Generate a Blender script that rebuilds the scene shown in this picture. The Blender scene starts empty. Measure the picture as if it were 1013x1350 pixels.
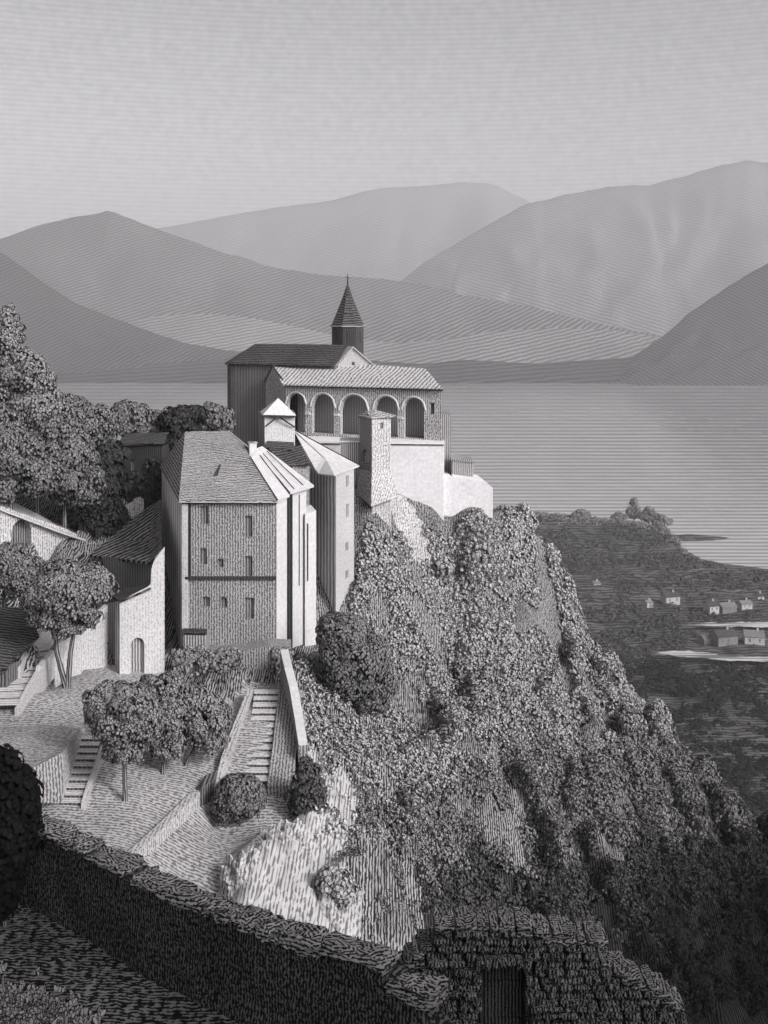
import bpy, math, random
import numpy as np
from mathutils import Vector, Matrix, noise as mnoise

random.seed(7); RNG = np.random.default_rng(7)
sc = bpy.context.scene
col = sc.collection

# ------------------------------------------------------------------ camera
F, CX, HY, CAMZ = 1400.0, 506.5, 430.0, 170.0
cam = bpy.data.objects.new('camera', bpy.data.cameras.new('camera'))
col.objects.link(cam)
cam.location = (0, 0, CAMZ); cam.rotation_euler = (math.radians(90), 0, 0)
cd = cam.data; cd.sensor_fit = 'HORIZONTAL'; cd.sensor_width = 36
cd.lens = 36 * F / 1013.0
cd.shift_y = -(675 - HY) / 1013.0
cd.clip_start = 0.5; cd.clip_end = 60000
sc.camera = cam

def P(px, py, d):
    return Vector(((px - CX) / F * d, d, CAMZ - (py - HY) / F * d))
def PZ(px, py, z):
    d = (CAMZ - z) * F / (py - HY)
    return P(px, py, d)

# ------------------------------------------------------------------ light, sky
SUN = Vector((0.60, -0.58, 0.55)).normalized()
sl = bpy.data.lights.new('sun', 'SUN'); sl.energy = 2.0; sl.angle = math.radians(0.5); sl.color = (1.0, 0.985, 0.965)
so = bpy.data.objects.new('sun', sl); col.objects.link(so)
so.rotation_euler = (-SUN).to_track_quat('-Z', 'Y').to_euler(); so.location = (0, 0, 1500)

w = bpy.data.worlds.new('World'); sc.world = w; w.use_nodes = True
nt = w.node_tree; N = nt.nodes; L = nt.links
bg = N['Background']
sky = N.new('ShaderNodeTexSky'); sky.sky_type = 'NISHITA'; sky.sun_disc = False
sky.sun_elevation = math.asin(SUN.z); sky.sun_rotation = math.atan2(SUN.x, SUN.y)
sky.air_density = 1.0; sky.dust_density = 3.5; sky.ozone_density = 1.0; sky.altitude = 200
bw = N.new('ShaderNodeRGBToBW'); L.new(sky.outputs[0], bw.inputs[0])
gm = N.new('ShaderNodeMath'); gm.operation = 'POWER'; gm.inputs[1].default_value = 1.42
L.new(bw.outputs[0], gm.inputs[0])
tc = N.new('ShaderNodeTexCoord')
mp = N.new('ShaderNodeMapping'); mp.inputs['Scale'].default_value = (0.02, 0.02, 1)
L.new(tc.outputs['Generated'], mp.inputs[0])
wv = N.new('ShaderNodeTexWave'); wv.bands_direction = 'Z'; wv.inputs['Scale'].default_value = 0.314 / 0.0042
wv.inputs['Distortion'].default_value = 0.6; wv.inputs['Detail Scale'].default_value = 0.6
L.new(mp.outputs[0], wv.inputs[0])
nz = N.new('ShaderNodeTexNoise'); nz.inputs['Scale'].default_value = 130; nz.inputs['Detail'].default_value = 4
L.new(tc.outputs['Generated'], nz.inputs['Vector'])
m1 = N.new('ShaderNodeMapRange'); m1.inputs[3].default_value = 0.86; m1.inputs[4].default_value = 1.07
L.new(wv.outputs['Fac'], m1.inputs[0])
m2 = N.new('ShaderNodeMapRange'); m2.inputs[1].default_value = 0.3; m2.inputs[2].default_value = 0.7
m2.inputs[3].default_value = 0.86; m2.inputs[4].default_value = 1.12
L.new(nz.outputs['Fac'], m2.inputs[0])
a1 = N.new('ShaderNodeMath'); a1.operation = 'MULTIPLY'; L.new(m1.outputs[0], a1.inputs[0]); L.new(m2.outputs[0], a1.inputs[1])
a2 = N.new('ShaderNodeMath'); a2.operation = 'MULTIPLY'; L.new(gm.outputs[0], a2.inputs[0]); L.new(a1.outputs[0], a2.inputs[1])
tint = N.new('ShaderNodeMix'); tint.data_type = 'RGBA'; tint.blend_type = 'MULTIPLY'; tint.inputs[0].default_value = 1
L.new(a2.outputs[0], tint.inputs[6]); tint.inputs[7].default_value = (1.0, 0.985, 1.0, 1)
L.new(tint.outputs[2], bg.inputs[0]); bg.inputs[1].default_value = 0.15

sc.view_settings.view_transform = 'Standard'; sc.view_settings.look = 'None'
sc.view_settings.exposure = -0.40; sc.view_settings.gamma = 1.0
sc.cycles.use_denoising = True
sc.cycles.max_bounces = 6; sc.cycles.diffuse_bounces = 3; sc.cycles.volume_bounces = 0

# ------------------------------------------------------------------ materials
TINT = (1.0, 0.965, 0.985)
def g(v): return (v * TINT[0], v * TINT[1], v * TINT[2], 1)

def engr(name, light, dark, period, ang=0.0, wob=2.0, wsc=2.0, duty=0.5, soft=0.25, brk=0.0, bsc=2.0,
         patch=0.15, psc=0.2, mode='UV', rough=0.95, spec=0.1, detail=2.0, stretch=1.0, along=0.15, grain=.10, gsc=.8):
    """ink lines of one period cut into paper-pale stone, tile, turf or water"""
    m = bpy.data.materials.new(name); m.use_nodes = True
    t = m.node_tree; n = t.nodes; l = t.links
    b = n['Principled BSDF']; b.inputs['Roughness'].default_value = rough
    b.inputs['Specular IOR Level'].default_value = spec
    if mode == 'UV':
        s = n.new('ShaderNodeUVMap').outputs[0]
    else:
        s0 = n.new('ShaderNodeNewGeometry').outputs['Position']
        sp = n.new('ShaderNodeSeparateXYZ'); l.new(s0, sp.inputs[0])
        cb = n.new('ShaderNodeCombineXYZ')
        if mode == 'XZ':
            l.new(sp.outputs[0], cb.inputs[0]); l.new(sp.outputs[2], cb.inputs[1])
        elif mode == 'XY':
            l.new(sp.outputs[0], cb.inputs[0]); l.new(sp.outputs[1], cb.inputs[1])
        elif mode == 'RIPPLE':      # rows of ripples/furrows that widen with distance from the near shore
            dv = n.new('ShaderNodeMath'); dv.operation = 'DIVIDE'; dv.inputs[0].default_value = CAMZ * F
            l.new(sp.outputs[1], dv.inputs[1]); l.new(dv.outputs[0], cb.inputs[1])
            mx = n.new('ShaderNodeMath'); mx.operation = 'MULTIPLY'; mx.inputs[1].default_value = along
            l.new(sp.outputs[0], mx.inputs[0]); l.new(mx.outputs[0], cb.inputs[0])
        s = cb.outputs[0]
    mp = n.new('ShaderNodeMapping'); l.new(s, mp.inputs[0]); mp.inputs['Rotation'].default_value = (0, 0, math.radians(ang))
    mp2 = n.new('ShaderNodeMapping'); l.new(mp.outputs[0], mp2.inputs[0]); mp2.inputs['Scale'].default_value = (1, stretch, 1)
    wv = n.new('ShaderNodeTexWave'); wv.bands_direction = 'X'
    wv.inputs['Scale'].default_value = 0.31416 / period
    wv.inputs['Distortion'].default_value = wob; wv.inputs['Detail'].default_value = detail
    wv.inputs['Detail Scale'].default_value = wsc
    l.new(mp2.outputs[0], wv.inputs[0])
    fac = wv.outputs['Fac']
    if brk > 0:
        nz = n.new('ShaderNodeTexNoise'); nz.inputs['Scale'].default_value = bsc / period; nz.inputs['Detail'].default_value = 2
        l.new(mp.outputs[0], nz.inputs['Vector'])
        mm = n.new('ShaderNodeMapRange'); mm.inputs[1].default_value = .3; mm.inputs[2].default_value = .7
        mm.inputs[3].default_value = -brk; mm.inputs[4].default_value = brk
        l.new(nz.outputs['Fac'], mm.inputs[0])
        ad = n.new('ShaderNodeMath'); ad.operation = 'ADD'; l.new(fac, ad.inputs[0]); l.new(mm.outputs[0], ad.inputs[1]); fac = ad.outputs[0]
    st = n.new('ShaderNodeMapRange'); st.interpolation_type = 'SMOOTHSTEP'
    st.inputs[1].default_value = duty - soft; st.inputs[2].default_value = duty + soft
    l.new(fac, st.inputs[0])
    pn = n.new('ShaderNodeTexNoise'); pn.inputs['Scale'].default_value = psc; pn.inputs['Detail'].default_value = 4
    l.new(s, pn.inputs['Vector'])
    pm = n.new('ShaderNodeMapRange'); pm.inputs[1].default_value = .3; pm.inputs[2].default_value = .7
    pm.inputs[3].default_value = 1 - patch; pm.inputs[4].default_value = 1 + patch
    l.new(pn.outputs['Fac'], pm.inputs[0])
    gn = n.new('ShaderNodeTexNoise'); gn.inputs['Scale'].default_value = gsc / period; gn.inputs['Detail'].default_value = 2
    l.new(s, gn.inputs['Vector'])
    gr = n.new('ShaderNodeMapRange'); gr.inputs[1].default_value = .3; gr.inputs[2].default_value = .7
    gr.inputs[3].default_value = 1 - grain; gr.inputs[4].default_value = 1 + grain
    l.new(gn.outputs['Fac'], gr.inputs[0])
    gm2 = n.new('ShaderNodeMath'); gm2.operation = 'MULTIPLY'; l.new(pm.outputs[0], gm2.inputs[0]); l.new(gr.outputs[0], gm2.inputs[1]); pm = gm2
    mix = n.new('ShaderNodeMix'); mix.data_type = 'RGBA'; l.new(st.outputs[0], mix.inputs[0])
    mix.inputs[6].default_value = g(dark); mix.inputs[7].default_value = g(light)
    mu = n.new('ShaderNodeMix'); mu.data_type = 'RGBA'; mu.blend_type = 'MULTIPLY'; mu.inputs[0].default_value = 1
    l.new(mix.outputs[2], mu.inputs[6]); l.new(pm.outputs[0], mu.inputs[7])
    l.new(mu.outputs[2], b.inputs['Base Color'])
    return m

def leafmat(name, light, dark, rim=0.62, rnd=0.3):
    """a leaf lobe: pale blade, ink-dark curled rim, each leaf its own tone"""
    m = bpy.data.materials.new(name); m.use_nodes = True
    t = m.node_tree; n = t.nodes; l = t.links
    b = n['Principled BSDF']; b.inputs['Roughness'].default_value = 0.95; b.inputs['Specular IOR Level'].default_value = 0.05
    uv = n.new('ShaderNodeUVMap')
    sp = n.new('ShaderNodeSeparateXYZ'); l.new(uv.outputs[0], sp.inputs[0])
    ln = n.new('ShaderNodeVectorMath'); ln.operation = 'LENGTH'; l.new(uv.outputs[0], ln.inputs[0])
    a = n.new('ShaderNodeMapRange'); a.interpolation_type = 'SMOOTHSTEP'; a.inputs[1].default_value = rim - .12; a.inputs[2].default_value = rim + .1
    l.new(ln.outputs['Value'], a.inputs[0])
    c = n.new('ShaderNodeMapRange'); c.inputs[1].default_value = -.75; c.inputs[2].default_value = -.35
    l.new(sp.outputs[1], c.inputs[0])
    mu = n.new('ShaderNodeMath'); mu.operation = 'MULTIPLY'; l.new(a.outputs[0], mu.inputs[0]); l.new(c.outputs[0], mu.inputs[1])
    ge = n.new('ShaderNodeNewGeometry')
    rm = n.new('ShaderNodeMapRange'); rm.inputs[3].default_value = 1 - rnd; rm.inputs[4].default_value = 1 + rnd * .4
    l.new(ge.outputs['Random Per Island'], rm.inputs[0])
    li = n.new('ShaderNodeMix'); li.data_type = 'RGBA'; li.blend_type = 'MULTIPLY'; li.inputs[0].default_value = 1
    li.inputs[6].default_value = g(light); l.new(rm.outputs[0], li.inputs[7])
    mix = n.new('ShaderNodeMix'); mix.data_type = 'RGBA'; l.new(mu.outputs[0], mix.inputs[0])
    l.new(li.outputs[2], mix.inputs[6]); mix.inputs[7].default_value = g(dark)
    l.new(mix.outputs[2], b.inputs['Base Color'])
    return m

M = {}
M['white'] = engr('white_plaster', .52, .47, .35, wob=5, wsc=2, brk=.6, duty=.15, patch=.05, psc=.5)
M['bright_white'] = engr('limewash', .64, .59, .35, wob=5, wsc=2, brk=.6, duty=.15, patch=.05, psc=.5)
M['white_dash'] = engr('dashed_plaster', .45, .31, .27, wob=4, wsc=2.5, brk=.8, bsc=1.6, duty=.20, patch=.07)
M['white_lines'] = engr('lined_plaster', .46, .17, .27, wob=3.5, wsc=2, brk=.7, bsc=1.2, duty=.28, patch=.08)
M['masonry'] = engr('rough_masonry', .34, .09, .25, wob=3.2, wsc=2.6, brk=.55, bsc=1.3, duty=.5, soft=.35, patch=.10)
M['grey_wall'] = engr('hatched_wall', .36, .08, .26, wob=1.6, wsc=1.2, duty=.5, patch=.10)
M['grey_wide'] = engr('hatched_side_wall', .55, .2, 1.05, wob=1.6, wsc=1.2, duty=.5, patch=.10)
M['grey_long'] = engr('hatched_flank', .75, .42, 2.3, wob=1.2, wsc=1.2, duty=.5, patch=.08)
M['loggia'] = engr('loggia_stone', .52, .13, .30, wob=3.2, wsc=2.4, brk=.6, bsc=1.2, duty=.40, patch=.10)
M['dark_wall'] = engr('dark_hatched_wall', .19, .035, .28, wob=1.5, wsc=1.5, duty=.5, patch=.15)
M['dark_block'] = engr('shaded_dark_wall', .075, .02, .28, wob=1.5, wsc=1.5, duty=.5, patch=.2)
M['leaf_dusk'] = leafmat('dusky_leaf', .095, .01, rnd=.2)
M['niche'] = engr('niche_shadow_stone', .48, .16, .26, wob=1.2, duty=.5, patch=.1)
M['pane'] = engr('window_dark', .24, .06, .25, wob=1, duty=.5)
M['tile'] = engr('roof_tiles', .38, .06, .34, ang=90, wob=4.5, wsc=1.6, brk=.4, duty=.5, patch=.12)
M['dark_tile'] = engr('dark_roof_tiles', .095, .014, .42, ang=90, wob=3.5, wsc=1.6, brk=.3, duty=.55, patch=.2)
M['dark_slope'] = engr('dark_roof_boards', .20, .012, .95, ang=14, wob=3, wsc=1.6, brk=.4, duty=.58, patch=.2)
M['stripe_tile'] = engr('striped_roof', .48, .10, .62, ang=0, wob=1.6, wsc=2.5, brk=.5, bsc=2.4, duty=.34, patch=.06)
M['white_roof'] = engr('pale_roof', .50, .43, .6, wob=3, brk=.5, duty=.2, patch=.05)
M['trim'] = engr('dark_trim', .06, .02, .3, wob=2)
M['ground'] = engr('terrace_ground', .38, .11, .29, ang=90, wob=3.5, wsc=2.2, brk=.7, bsc=1.0, duty=.40, soft=.35, mode='XY', patch=.15, psc=.2)
M['hill'] = engr('hillside_turf', .27, .02, .21, wob=4, wsc=1.6, brk=.6, bsc=.9, duty=.54, mode='XZ', patch=.3, psc=.16)
M['hill_dark'] = engr('shade_dark_turf', .06, .008, .22, wob=3, wsc=1.2, brk=.3, duty=.55, mode='XZ', patch=.3, psc=.14)  # hill turf darkened, the ravine's shade put into its colour
M['pale_rock'] = engr('pale_rock', .42, .13, .24, ang=8, wob=4, wsc=1.5, brk=.9, bsc=.9, duty=.30, soft=.4, mode='XZ', patch=.10, psc=.3)
M['lake'] = engr('lake_water', .42, .16, 4.6, ang=90, wob=.9, wsc=.5, duty=.42, soft=.5, mode='RIPPLE', patch=.10, psc=.01, rough=.15, spec=.5)
M['plain'] = engr('valley_fields', .11, .02, 3.5, ang=90, wob=6, wsc=1.3, brk=.5, bsc=.6, duty=.53, mode='RIPPLE', patch=.35, psc=.03, along=.8)
M['track'] = engr('pale_track', .46, .14, 3.6, ang=90, wob=5, brk=.8, bsc=.5, duty=.3, mode='RIPPLE', patch=.1)
M['wood_trunk'] = engr('bark', .26, .03, .12, wob=4, duty=.55)
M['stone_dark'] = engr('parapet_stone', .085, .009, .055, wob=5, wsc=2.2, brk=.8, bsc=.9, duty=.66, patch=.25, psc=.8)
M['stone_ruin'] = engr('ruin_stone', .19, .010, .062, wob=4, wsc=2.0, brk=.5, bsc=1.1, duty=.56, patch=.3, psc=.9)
M['stone_cap'] = engr('coping_stone', .25, .014, .06, ang=86, wob=4, wsc=1.6, brk=.7, bsc=.8, duty=.5, patch=.3, psc=.8)  # coping paler than the wall body, sunlit tops put into the colour
M['plank'] = engr('door_planks', .13, .012, .06, wob=1.5, wsc=1, brk=.4, duty=.55, patch=.2)
M['road'] = engr('dirt_road', .15, .008, .075, ang=90, wob=6, wsc=1.4, brk=.9, bsc=.6, duty=.62, mode='XY', patch=.3, psc=.8)
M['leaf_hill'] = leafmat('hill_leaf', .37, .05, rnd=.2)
M['village_wall'] = engr('village_plaster', .40, .22, .5, wob=4, brk=.6, duty=.25)
M['village_roof'] = engr('village_roof_tiles', .22, .08, .6, ang=90, wob=3, duty=.5)
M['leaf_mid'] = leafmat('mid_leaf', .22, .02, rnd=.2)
M['riser'] = engr('step_riser', .12, .03, .3, wob=3, brk=.5)  # risers darker than the treads, their shade put into the colour
M['leaf_pale'] = leafmat('pale_leaf', .50, .07)
M['leaf_tree'] = leafmat('tree_leaf', .215, .012)
M['leaf_wood'] = leafmat('wood_leaf', .165, .01)
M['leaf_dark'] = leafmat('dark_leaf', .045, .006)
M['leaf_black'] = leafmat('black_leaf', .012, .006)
M['leaf_lake'] = leafmat('lakeside_leaf', .20, .05)
M['leaf_plain'] = leafmat('plain_leaf', .085, .012)
M['leaf_plain_dark'] = leafmat('plain_dark_leaf', .022, .006)
M['blade'] = leafmat('grass_blade', .26, .012, rim=.7)

# ------------------------------------------------------------------ mesh helpers
class MB:
    def __init__(s): s.v = []; s.f = []; s.uv = []
    def face(s, pts, uv=None):
        pts = [Vector(p) for p in pts]
        i = len(s.v); s.v += pts; s.f.append(list(range(i, i + len(pts))))
        if uv is None:
            n = Vector((0, 0, 0))
            for k in range(len(pts)):
                a, b = pts[k], pts[(k + 1) % len(pts)]
                n += Vector(((a.y - b.y) * (a.z + b.z), (a.z - b.z) * (a.x + b.x), (a.x - b.x) * (a.y + b.y)))
            if n.length < 1e-12: n = Vector((0, 0, 1))
            n.normalize()
            t = Vector((0, 0, 1)).cross(n)
            t = Vector((1, 0, 0)) if t.length < .05 else t.normalized()
            if t.x < 0 and abs(t.x) > abs(t.y): t = -t
            b = n.cross(t)
            uv = [(p.dot(t), p.dot(b)) for p in pts]
        s.uv += uv
    def box(s, c, sx, sy, sz, rz=0.0, jit=0.0):
        """box on its base centre c"""
        co, si = math.cos(rz), math.sin(rz)
        q = []
        for z in (0, sz):
            for (x, y) in ((-sx / 2, -sy / 2), (sx / 2, -sy / 2), (sx / 2, sy / 2), (-sx / 2, sy / 2)):
                j = [random.uniform(-jit, jit) for _ in range(3)]
                q.append(Vector((c[0] + co * x - si * y + j[0], c[1] + si * x + co * y + j[1], c[2] + z + j[2])))
        for f in ((0, 1, 5, 4), (1, 2, 6, 5), (2, 3, 7, 6), (3, 0, 4, 7), (4, 5, 6, 7), (3, 2, 1, 0)):
            s.face([q[k] for k in f])
    def prism(s, poly, z0, z1, cap=True):
        n = len(poly)
        for i in range(n):
            a, b = poly[i], poly[(i + 1) % n]
            s.face([(a[0], a[1], z0), (b[0], b[1], z0), (b[0], b[1], z1), (a[0], a[1], z1)])
        if cap: s.face([(p[0], p[1], z1) for p in poly])
    def slab(s, pts, th):
        """a sheet given by its top outline, th thick"""
        pts = [Vector(p) for p in pts]; lo = [p - Vector((0, 0, th)) for p in pts]
        s.face(pts); s.face(lo[::-1])
        for i in range(len(pts)):
            j = (i + 1) % len(pts)
            s.face([lo[i], lo[j], pts[j], pts[i]])
    def tube(s, path, rad, n=7):
        rings = []
        for k, p in enumerate(path):
            p = Vector(p)
            d = (Vector(path[min(k + 1, len(path) - 1)]) - Vector(path[max(k - 1, 0)])).normalized()
            u = d.cross(Vector((0.3, 1, 0.1))).normalized(); v = d.cross(u)
            rings.append([p + (u * math.cos(2 * math.pi * i / n) + v * math.sin(2 * math.pi * i / n)) * rad[k] for i in range(n)])
        for k in range(len(path) - 1):
            for i in range(n):
                j = (i + 1) % n
                s.face([rings[k][i], rings[k][j], rings[k + 1][j], rings[k + 1][i]],
                       [(i * .1, k * .3), (i * .1 + .1, k * .3), (i * .1 + .1, k * .3 + .3), (i * .1, k * .3 + .3)])
        s.face(rings[-1])
    def build(s, name, mat, parent=None, origin=None, smooth=False):
        o0 = Vector(origin) if origin is not None else (Vector(parent['_loc']) if parent is not None else Vector((0, 0, 0)))
        me = bpy.data.meshes.new(name)
        me.from_pydata([tuple(p - o0) for p in s.v], [], s.f)
        ul = me.uv_layers.new(name='UVMap')
        ul.data.foreach_set('uv', np.array(s.uv, dtype=np.float32).ravel())
        if smooth: me.polygons.foreach_set('use_smooth', [True] * len(s.f))
        me.materials.append(mat)
        o = bpy.data.objects.new(name, me); col.objects.link(o)
        if parent is not None:
            o.parent = parent
            o['_loc'] = list(o0); o.location = o0 - Vector(parent['_loc'])
        else:
            o['_loc'] = list(o0); o.location = o0
        return o

def tag(o, label, cat, group=None):
    o['label'] = label; o['category'] = cat
    if group: o['group'] = group
    return o
def thing(name, label, cat, loc, group=None):
    o = bpy.data.objects.new(name, None); col.objects.link(o)
    o.location = loc; o['_loc'] = list(loc); o.empty_display_size = 0.5
    return tag(o, label, cat, group)
def kind(o, k): o['kind'] = k; return o

def grid_mesh(name, V, nr, nc, mat, smooth=True, mats=None, fmat=None):
    """V (nr*nc,3) rows x columns"""
    me = bpy.data.meshes.new(name)
    idx = np.arange(nr * nc).reshape(nr, nc)
    f = np.stack([idx[:-1, :-1], idx[:-1, 1:], idx[1:, 1:], idx[1:, :-1]], -1).reshape(-1, 4)
    me.from_pydata(V.tolist(), [], f.tolist())
    for mm in (mats or [mat]): me.materials.append(mm)
    if fmat is not None: me.polygons.foreach_set('material_index', fmat.astype(np.int32))
    me.polygons.foreach_set('use_smooth', [smooth] * len(f))
    ul = me.uv_layers.new(name='UVMap')
    ul.data.foreach_set('uv', V[f.ravel()][:, :2].astype(np.float32).ravel())
    o = bpy.data.objects.new(name, me); col.objects.link(o); o['_loc'] = [0, 0, 0]
    return o

def leaves(name, pos, nrm, size, mat, parent=None, K=7, aspect=1.0, dome=.28):
    """one mesh of many small domed leaf lobes"""
    pos = np.asarray(pos, float); nrm = np.asarray(nrm, float); size = np.asarray(size, float)
    n = len(pos)
    nrm = nrm / np.maximum(np.linalg.norm(nrm, axis=1, keepdims=True), 1e-6)
    up = np.tile([0, 0, 1.0], (n, 1)) + RNG.normal(0, .35, (n, 3))
    t = np.cross(up, nrm); t /= np.maximum(np.linalg.norm(t, axis=1, keepdims=True), 1e-6)
    b = np.cross(nrm, t)
    a = np.arange(K) * 2 * math.pi / K
    V = np.zeros((n, K + 1, 3)); U = np.zeros((K + 1, 2))
    V[:, 0] = pos + nrm * (size * dome)[:, None]
    for k in range(K):
        U[k + 1] = (math.cos(a[k]), math.sin(a[k]))
        r = size * RNG.uniform(.82, 1.1, n)
        V[:, k + 1] = pos + (t * math.cos(a[k]) * aspect + b * math.sin(a[k])) * r[:, None]
    base = (np.arange(n) * (K + 1))[:, None]
    tri = np.array([[0, k + 1, (k + 1) % K + 1] for k in range(K)])
    Fc = (base[:, :, None] + tri[None]).reshape(-1, 3)
    o0 = np.array(list(parent['_loc'])) if parent is not None else pos.mean(0)
    me = bpy.data.meshes.new(name)
    VV = (V.reshape(-1, 3) - o0).astype(np.float32)
    me.vertices.add(len(VV)); me.vertices.foreach_set('co', VV.ravel())
    me.loops.add(len(Fc) * 3); me.loops.foreach_set('vertex_index', Fc.ravel().astype(np.int32))
    me.polygons.add(len(Fc)); me.polygons.foreach_set('loop_start', (np.arange(len(Fc)) * 3).astype(np.int32))
    me.polygons.foreach_set('loop_total', np.full(len(Fc), 3, np.int32))
    ul = me.uv_layers.new(name='UVMap')
    uvs = np.tile(U[tri.ravel()], (n, 1)).astype(np.float32)
    ul.data.foreach_set('uv', uvs.ravel())
    me.update(); me.validate()
    me.materials.append(mat)
    o = bpy.data.objects.new(name, me); col.objects.link(o)
    if parent is not None:
        o.parent = parent; o['_loc'] = list(o0)
    else:
        o.location = o0; o['_loc'] = list(o0)
    return o

def crown_points(c, r, n_clump, per, rc, lsize, inner=.55, flat=0.0):
    """leaf positions on clumps spread through an ellipsoid c, r"""
    c = np.array(c); r = np.array(r)
    d = RNG.normal(0, 1, (n_clump, 3)); d /= np.linalg.norm(d, axis=1, keepdims=True)
    rad = RNG.uniform(inner, 1.0, (n_clump, 1)) ** .6 * RNG.uniform(.88, 1.14, (n_clump, 1))
    cc = c + d * rad * (r - rc * .6)
    rr = rc * RNG.uniform(.65, 1.2, n_clump)
    e = RNG.normal(0, 1, (n_clump, per, 3)); e /= np.linalg.norm(e, axis=2, keepdims=True)
    e[:, :, 2] = np.where(e[:, :, 2] < -.35, -e[:, :, 2], e[:, :, 2])
    pos = cc[:, None] + e * rr[:, None, None]
    nrm = e + .35 * d[:, None] + RNG.normal(0, .13, e.shape)
    pos = pos.reshape(-1, 3); nrm = nrm.reshape(-1, 3)
    return pos, nrm, lsize * RNG.uniform(.7, 1.3, len(pos))

def tree(name, label, base, blobs, d, mat, leafpx=4.0, group=None, dens=1.0, trunk=.16, lean=0.0, cat='tree', stems=1):
    """blobs: (px,py,rx,ry) ellipses of the crown at distance d (+ optional depth offset)"""
    base = Vector(base)
    t = thing(name, label, cat, base, group)
    PP, NN, SS = [], [], []
    s = d / F
    top = None
    for bl in blobs:
        dd = d + (bl[4] if len(bl) > 4 else 0)
        c = P(bl[0], bl[1], dd); rx = bl[2] * s; rz = bl[3] * s; ry = rx * .9
        rc = max(.36 * min(rx, rz), 1.8 * leafpx * s)
        area = (rx * rz + rx * ry + rz * ry) * 4
        ncl = max(8, int(area / (rc * rc) * .62 * dens))
        per = max(8, int(4.6 * (rc / (leafpx * s)) ** 2 * .8))
        p, nn, ss = crown_points(c, (rx, ry, rz), ncl, per, rc, leafpx * s)
        PP.append(p); NN.append(nn); SS.append(ss)
        if top is None: top = c
    m = MB()
    for k in range(stems):
        off = Vector((0, 0, 0)) if stems == 1 else Vector(((k - .5) * trunk * .7, 0, 0))
        b0 = base + off - Vector((0, 0, .35))
        tp = top + Vector(((k - (stems - 1) / 2) * 2.4, 0, 0))
        mid = b0.lerp(tp, .4) + Vector((lean * (1 if k == 0 else .7), .1, 0))
        m.tube([b0 - Vector((0, 0, .3)), b0 + Vector((0, 0, .45)), mid, tp], [trunk * 1.7, trunk, trunk * .8, trunk * .35])
        for j in range(4):
            a = random.uniform(0, 6.28)
            q = mid.lerp(tp, random.uniform(.1, .7))
            rr = blobs[0][2] * s * .6
            m.tube([q, q + Vector((math.cos(a) * rr * .5, math.sin(a) * rr * .5, rr * .5)), q + Vector((math.cos(a) * rr, math.sin(a) * rr, rr * .8))],
                   [trunk * .5, trunk * .32, trunk * .12], 5)
    m.build('trunk', M['wood_trunk'], t)
    leaves('crown', np.concatenate(PP), np.concatenate(NN), np.concatenate(SS), mat, t, K=6)
    return t

# wall sheets with openings -------------------------------------------------
def ray_u(A, B, px):
    """distance along A->B (2D) where the line of sight of pixel px meets it, and the depth there"""
    r = (px - CX) / F
    dx, dy = B[0] - A[0], B[1] - A[1]; Ln = math.hypot(dx, dy)
    u = (r * A[1] - A[0]) / (dx - r * dy)
    return u * Ln, A[1] + u * dy
def ops_px(A, B, lst):
    out = []
    for q in lst:
        u0, d0 = ray_u(A, B, q[0]); u1, d1 = ray_u(A, B, q[2]); d = (d0 + d1) / 2
        out.append(dict(u0=u0, u1=u1, z1=CAMZ - (q[1] - HY) / F * d, z0=CAMZ - (q[3] - HY) / F * d, arch=(len(q) > 4 and q[4])))
    return out
def zline(pl):
    def f(u):
        if u <= pl[0][0]: return pl[0][1]
        for (a, za), (b, zb) in zip(pl, pl[1:]):
            if u <= b: return za + (zb - za) * (u - a) / max(b - a, 1e-9)
        return pl[-1][1]
    return f
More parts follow.
